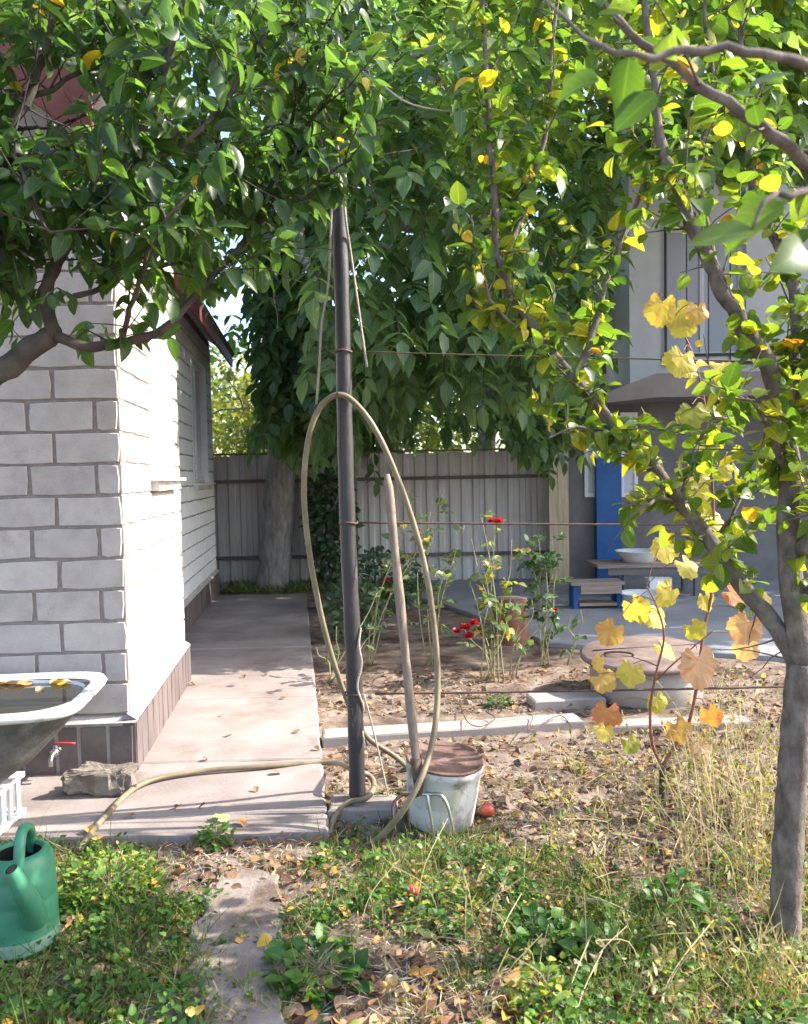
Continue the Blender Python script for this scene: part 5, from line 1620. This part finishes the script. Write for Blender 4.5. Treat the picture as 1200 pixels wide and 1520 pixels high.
# ================================================================== GROUND COVER
def on_hard(x, y, pad=0.0):
    """True where the concrete lies."""
    xs = S0.x + sdir.x / sdir.y * (y - S0.y)
    edge = np.interp(y, [e0.y, e1.y], [e0.x, e1.x])
    ny = np.interp(x, [nearL.x, nearR.x], [nearL.y, nearR.y])
    a = (x < edge + pad) & (y > ny - pad) & (x < nearR.x + pad)
    gy = [g[5].y, g[6].y, g[7].y, g[8].y, g[0].y]
    gl = np.interp(y, gy, [g[5].x, g[6].x, g[7].x, g[8].x, g[0].x]); gr = np.interp(y, [g[4].y, g[3].y, g[2].y, g[1].y], [g[4].x, g[3].x, g[2].x, g[1].x])
    b = (x > gl + .05) & (x < gr - .04) & (y < g[0].y - .02)
    px = proj(np.stack([x, y, np.zeros_like(x)], 1))
    c = (px[:, 0] > 478) & (px[:, 0] < 1120) & (px[:, 1] > 1058) & (px[:, 1] < 1104) & (px[:, 1] > 1104 - 45 - (px[:, 0] - 480) * .06) & (px[:, 1] < 1108 - (px[:, 0] - 480) * .06)
    w = (x - wc.x) ** 2 + (y - wc.y) ** 2 < .38 ** 2
    bk_ = (x - bc.x) ** 2 + (y - bc.y) ** 2 < .14 ** 2
    return a | (b & (rng.random(len(x)) < .74)) | c | w | bk_


def scatter(n, x0, x1, y0, y1):
    """denser towards the camera so that it reads evenly."""
    y = y0 * (y1 / y0) ** rng.random(n)
    x = rng.uniform(x0, x1, n) * np.clip(y / 2.6, .55, 1.4)
    return x, y


x, y = scatter(130000, -1.75, 1.85, 1.45, 3.72)
ok = ~on_hard(x, y)
dens = nz(x, y, 2.2, 3) * .75 + nz(x, y, 7, 8) * .4
bed = np.clip((y - 3.0) / .45, 0, 1) * (x > -.1)             # bare dug soil behind the grass
ok &= rng.random(len(x)) < np.clip((dens - .41) * 2.1, .05, 1) * (1 - .80 * bed) * (1 - .35 * np.clip(x - .2, 0, 1))
x, y = x[ok], y[ok]
n = len(x)
green = nz(x, y, 2.6, 14)
dry = np.clip((x - .25) * .55, 0, .32)
tint = np.clip(rng.normal(.40, .22, n) + (.5 - green) * 1.0 + dry * .8, 0, 1)
hgt = rng.gamma(3, .0105, n) * (1 + 1.2 * np.clip(x - .5, 0, 1) * (rng.random(n) < .5)) * (.6 + .8 * dens[ok])
lean = rng.normal(0, .75, (n, 2))
D = np.c_[lean, np.ones(n)]
U = np.c_[rng.normal(size=(n, 2)), np.full(n, .2)]
pos = np.c_[x, y, zground(x, y) - .004]
me = leaf_cloud('grass', pos, D, U, hgt * 1.5, tint, TPL['blade'], .0036 / (hgt * 1.5)); me.materials.append(M_grass)
tag(link('grass', me), 'short patchy green and dry grass over the garden soil', 'grass', kind='stuff')
print('grass', n)

# straw litter
x, y = scatter(52000, -1.8, 1.9, 1.45, 5.6)
ok = ~on_hard(x, y) | (rng.random(len(x)) < .02)
ok &= rng.random(len(x)) < np.clip(nz(x, y, 3.2, 21) * 1.3, .15, 1) * np.where(y < 2.9, .6, 1)
x, y = x[ok], y[ok]; n = len(x)
ang = rng.uniform(0, 2 * math.pi, n)
D = np.c_[np.cos(ang), np.sin(ang), rng.normal(0, .18, n)]
U = np.c_[rng.normal(0, .3, (n, 2)), np.ones(n)]
ln_ = rng.uniform(.02, .085, n)
me = leaf_cloud('straw', np.c_[x, y, zground(x, y) + rng.uniform(.002, .018, n)], D, U, ln_, np.clip(rng.normal(.5, .25, n), 0, 1), TPL['blade'], .0042 / ln_); me.materials.append(M_straw)
tag(link('straw', me), 'dry straw and stalk litter lying over the soil', 'straw', kind='stuff')

# crumbled dead leaves
x, y = scatter(17000, -1.8, 1.9, 1.45, 6.0)
ok = (~on_hard(x, y) & (rng.random(len(x)) < np.clip(nz(x, y, 2.8, 31) * 1.5 - .15, .1, 1)))
x, y = x[ok], y[ok]; n = len(x)
ang = rng.uniform(0, 2 * math.pi, n)
D = np.c_[np.cos(ang), np.sin(ang), rng.normal(0, .35, n)]
U = np.c_[rng.normal(0, .5, (n, 2)), np.ones(n)]
me = leaf_cloud('leaf_litter', np.c_[x, y, zground(x, y) + rng.uniform(.004, .02, n)], D, U, rng.gamma(5, .005, n) + .006, np.clip(rng.beta(1.5, 2.4, n), 0, 1), TPL['broad'], 1.0); me.materials.append(M_litter)
tag(link('leaf_litter', me), 'small crumbled dead leaves covering the soil', 'leaf litter', kind='stuff')

# clods on the dug bed
x, y = scatter(2600, -.3, 1.7, 2.9, 5.4)
ok = ~on_hard(x, y); x, y = x[ok], y[ok]
mb = MB()
ico = np.array([[0, 0, 1], [.9, 0, .4], [.28, .85, .4], [-.72, .53, .4], [-.72, -.53, .4], [.28, -.85, .4], [.72, .53, -.4], [-.28, .85, -.4], [-.9, 0, -.4], [-.28, -.85, -.4], [.72, -.53, -.4], [0, 0, -1]])
icf = np.array([[0, 1, 2], [0, 2, 3], [0, 3, 4], [0, 4, 5], [0, 5, 1], [1, 6, 2], [2, 6, 7], [2, 7, 3], [3, 7, 8], [3, 8, 4], [4, 8, 9], [4, 9, 5], [5, 9, 10], [5, 10, 1], [1, 10, 6], [11, 7, 6], [11, 8, 7], [11, 9, 8], [11, 10, 9], [11, 6, 10]])
for a, b in zip(x, y):
    s = rng.gamma(1.6, .005) + .003
    mb.add(ico * s * rng.uniform(.6, 1.3, 3) + rng.normal(0, s * .15, ico.shape) + [a, b, float(zground(np.array([a]), np.array([b]))[0])], (), icf)
tag(mb.build('soil_clods', M_soil), 'loose clods of dug soil in the bed', 'soil', kind='stuff')

# low broad weeds as ground cover
def weed_mesh(name, cx, cy, rad, n, size, tint, h, tpl='oval', mat=M_weed, width=1.3):
    a = rng.uniform(0, 2 * math.pi, n); r_ = rad * np.sqrt(rng.random(n))
    x, y = cx + r_ * np.cos(a), cy + r_ * np.sin(a)
    z = zground(x, y) + rng.uniform(.0, 1, n) * h * (1 - (r_ / rad) ** 2 * .7)
    D = np.c_[np.cos(a), np.sin(a), rng.uniform(-.1, .9, n)] + rng.normal(0, .4, (n, 3))
    U = np.c_[rng.normal(0, .35, (n, 2)), np.ones(n)]
    return np.c_[x, y, z], D, U, size * rng.uniform(.5, 1.2, n), np.clip(rng.normal(tint, .2, n), 0, 1)


acc = []
x, y = scatter(1700, -1.75, 1.85, 1.5, 3.6)
ok = ~on_hard(x, y, .03) & (nz(x, y, 2.2, 3) > .40) & ~((y > 3.1) & (x > -.05))
for a, b in zip(x[ok], y[ok]):
    acc.append(weed_mesh('w', a, b, rng.uniform(.03, .09), int(rng.uniform(8, 30)), rng.uniform(.010, .032), rng.uniform(.2, .75), rng.uniform(.02, .12)))
A = [np.concatenate([q[i] for q in acc]) for i in range(5)]
me = leaf_cloud('weeds', *A, TPL['oval'], 1.3); me.materials.append(M_weed)
tag(link('weeds', me), 'low green weeds spread between the grass', 'weeds', kind='stuff')


def weed(px, py, rad, n, size, tint, h, label, tpl='oval', width=1.3):
    c = G(px, py)
    p, d, u, s, t = weed_mesh('w', c.x, c.y, rad, n, size, tint, h)
    root = empty('weed', (c.x, c.y, 0), label, 'weed')
    me = leaf_cloud('foliage', p, d, u, s, t, TPL[tpl], width); me.materials.append(M_weed); tag(seg(link('foliage', me), root), kind='stuff')
    tw = MB()
    for k in range(0, len(p), 3): tw.tube([(c.x + rng.normal(0, rad * .2), c.y + rng.normal(0, rad * .2), -.01), tuple((p[k] + np.array(c)) / 2 + [0, 0, .01]), tuple(p[k])], .0015, 3, False)
    seg(tw.build('stems', M_stem), root)


weed(165, 1320, .17, 520, .028, .72, .15, 'bright green feathery weed clump beside the watering can')
weed(470, 1440, .14, 110, .055, .3, .08, 'dark broad leaved weed beside the garden path', 'broad', 1.0)
weed(900, 1420, .10, 45, .06, .45, .07, 'broad leaved weed with grey green leaves in the grass', 'broad', 1.0)
weed(1000, 1350, .12, 140, .04, .30, .12, 'dark green leafy weed near the pale tree trunk')
weed(790, 1390, .11, 110, .045, .35, .10, 'leafy green weed beside a dark clod of earth')
weed(640, 1340, .16, 160, .03, .85, .06, 'low yellow green weed patch in the sunny grass')
weed(810, 1490, .09, 110, .03, .9, .12, 'small bright yellow green herb between dry stalks')
weed(115, 1178, .05, 40, .03, .85, .05, 'small bright weed growing at the rough stone block')
weed(320, 1250, .07, 130, .03, .6, .09, 'grassy weed tuft growing over the path edge')
weed(742, 1047, .06, 40, .05, .15, .08, 'small bluish green plant at the concrete plank')

# tall dry stalks by the apple trunk
lv, tw = Leaves(), MB()
for k in range(420):
    px, py = rng.normal(1085, 55), rng.uniform(1080, 1330)
    if rng.random() < .55: px, py = rng.uniform(800, 1195), rng.uniform(1130, 1330)
    elif rng.random() < .4: px, py = rng.uniform(520, 1195), rng.uniform(1330, 1530)
    c = G(px, py)
    h_ = rng.uniform(.12, .42) if px > 1020 and py < 1350 else rng.uniform(.07, .2)
    l_ = rng.normal(0, .12, 2)
    pts = [(c.x, c.y, -.02), (c.x + l_[0] * .3, c.y + l_[1] * .3, h_ * .55), (c.x + l_[0], c.y + l_[1], h_)]
    tw.tube(smoothpath(pts, 3), .0016, 3, False)
    for j in range(rng.integers(3, 9)):
        t = rng.uniform(.35, 1.0)
        lv.add(np.array(pts[0]) * (1 - t) + np.array(pts[2]) * t, norm(rdir(1)[0] + np.array([0, 0, .5])), rdir(1)[0], rng.uniform(.015, .04), float(np.clip(rng.normal(.74, .2), 0, 1)))
p, d, u, s2, t2 = lv.arrays()
root = empty('dry_stalks', G(1085, 1250), 'tall dry grass stalks growing beside the pale tree trunk', 'grass')
tag(root, kind='stuff')
me = leaf_cloud('seed_heads', p, d, u, s2, t2, TPL['oval'], .7); me.materials.append(M_grass); seg(link('seed_heads', me), root)
seg(tw.build('stalks', plain('dry_stalk', (.40, .32, .17), .8)), root)

# grass strip at the foot of the back fence
n = 2600
px = np.r_[rng.uniform(322, 470, n // 2), rng.uniform(470, 640, n // 2)]
pos = np.array([tuple(G(a, rng.uniform(866, 882))) for a in px])
me = leaf_cloud('fence_grass', pos, np.c_[rng.normal(0, .6, (n, 2)), np.ones(n)], np.c_[rng.normal(size=(n, 2)), np.full(n, .2)], rng.uniform(.05, .16, n), np.clip(rng.normal(.35, .2, n), 0, 1), TPL['blade'], .09); me.materials.append(M_grass)
tag(link('fence_grass', me), 'strip of rough grass along the foot of the back fence', 'grass', kind='stuff')

# single fallen leaves and apples
FL = []
for k in range(4):
    W, q, t = TPL['broad']
    W = W * np.array([1, rng.uniform(.9, 1.25), rng.uniform(1, 2.2)]); FL.append((W, q, t))
FL.append(GT[1]); FL.append(GT[3])
fcache = {}
def hue(t, s_):
    return ('big ' if s_ > .052 else 'small ' if s_ < .036 else '') + ('dark brown' if t < .22 else 'brown' if t < .42 else 'tan' if t < .64 else 'orange brown' if t < .8 else 'yellow' if t < .94 else 'pale')


def fallen(p, size, tint, label, group, flat=.25):
    label = hue(tint, size) + ' ' + label
    key = (int(rng.integers(0, 6)), int(tint * 14))
    if key not in fcache:
        W, q, t = FL[key[0]]
        me = mesh_np('fallen_leaf', W - [.4, 0, 0], [q, t], np.clip(np.full(len(W), tint) + rng.normal(0, .03, len(W)), 0, 1)); me.materials.append(M_litter); fcache[key] = me
    o = link('fallen_leaf', fcache[key])
    a = rng.uniform(0, 2 * math.pi)
    A = frames(np.array([[math.cos(a), math.sin(a), rng.normal(0, flat)]]), np.array([[rng.normal(0, flat), rng.normal(0, flat), 1.0]]))[0]
    M = Matrix.Identity(4)
    for i in range(3):
        for j in range(3): M[i][j] = A[i, j] * size
        M[i][3] = p[i]
    o.matrix_world = M
    tag(o, label, 'leaf', group)


x, y = scatter(330, -1.7, 1.8, 1.55, 3.6)
ok = ~on_hard(x, y); x, y = x[ok][:170], y[ok][:170]
for a, b in zip(x, y):
    fallen((a, b, float(zground(np.array([a]), np.array([b]))[0]) + .018), rng.uniform(.03, .065), float(np.clip(rng.choice([rng.uniform(.1, .5), rng.uniform(.55, .95)]), 0, 1)), 'curled leaf fallen among the grass', 'leaves fallen in the grass', .4)
for px, py, s, t in [(133, 1230, .06, .72), (145, 1242, .05, .8), (330, 1212, .07, .86), (358, 1218, .06, .7), (410, 1145, .05, .35), (300, 1195, .04, .2), (265, 1195, .04, .1), (195, 1208, .04, .3), (285, 1014, .05, .55),
                     (380, 1170, .035, .3), (440, 1085, .04, .3), (470, 1110, .04, .2), (340, 1090, .04, .3), (290, 1500, .07, .87), (395, 1395, .05, .86), (330, 1060, .03, .2), (420, 1035, .03, .15), (362, 1003, .04, .2), (395, 1000, .035, .1), (305, 1125, .03, .2)]:
    z_ = .040 if py < 1262 else .03
    fallen(G(px, py, z_), s, t, 'leaf fallen on the concrete path', 'leaves fallen on the concrete', .2)
zt_ = TZ - .020
for px, py, s, t in [(22, 1012, .11, .72), (44, 1011, .09, .75), (8, 1014, .08, .68), (86, 1012, .09, .88), (96, 1014, .08, .9), (-30, 1020, .08, .7), (60, 1022, .05, .5), (35, 1015, .08, .70)]:
    fallen(G(px, py, zt_), s, t, 'leaf floating on the bathtub water', 'leaves floating in the bathtub', .06)
def apple_fruit(px, py, r_, label):
    c = G(px, py)
    root = empty('apple', (c.x, c.y, 0), label, 'apple')
    mb = MB(); a = np.linspace(0, math.pi, 12)
    mb.lathe([(r_ * math.sin(t) * (1 + .12 * math.cos(t)), r_ * .95 - r_ * .9 * math.cos(t) * (1 - .18 * (abs(math.cos(t)) > .96))) for t in a], 20, c)
    seg(mb.build('fruit', M_apple, None, True), root)
    mb = MB(); mb.tube([c + Vector((0, 0, r_ * 1.6)), c + Vector((.004, 0, r_ * 2.1))], .0015, 5); seg(mb.build('stalk', M_bark3), root)
apple_fruit(724, 1212, .030, 'red apple lying beside the white bucket')
apple_fruit(612, 1330, .024, 'orange red apple lying in the sunny grass')
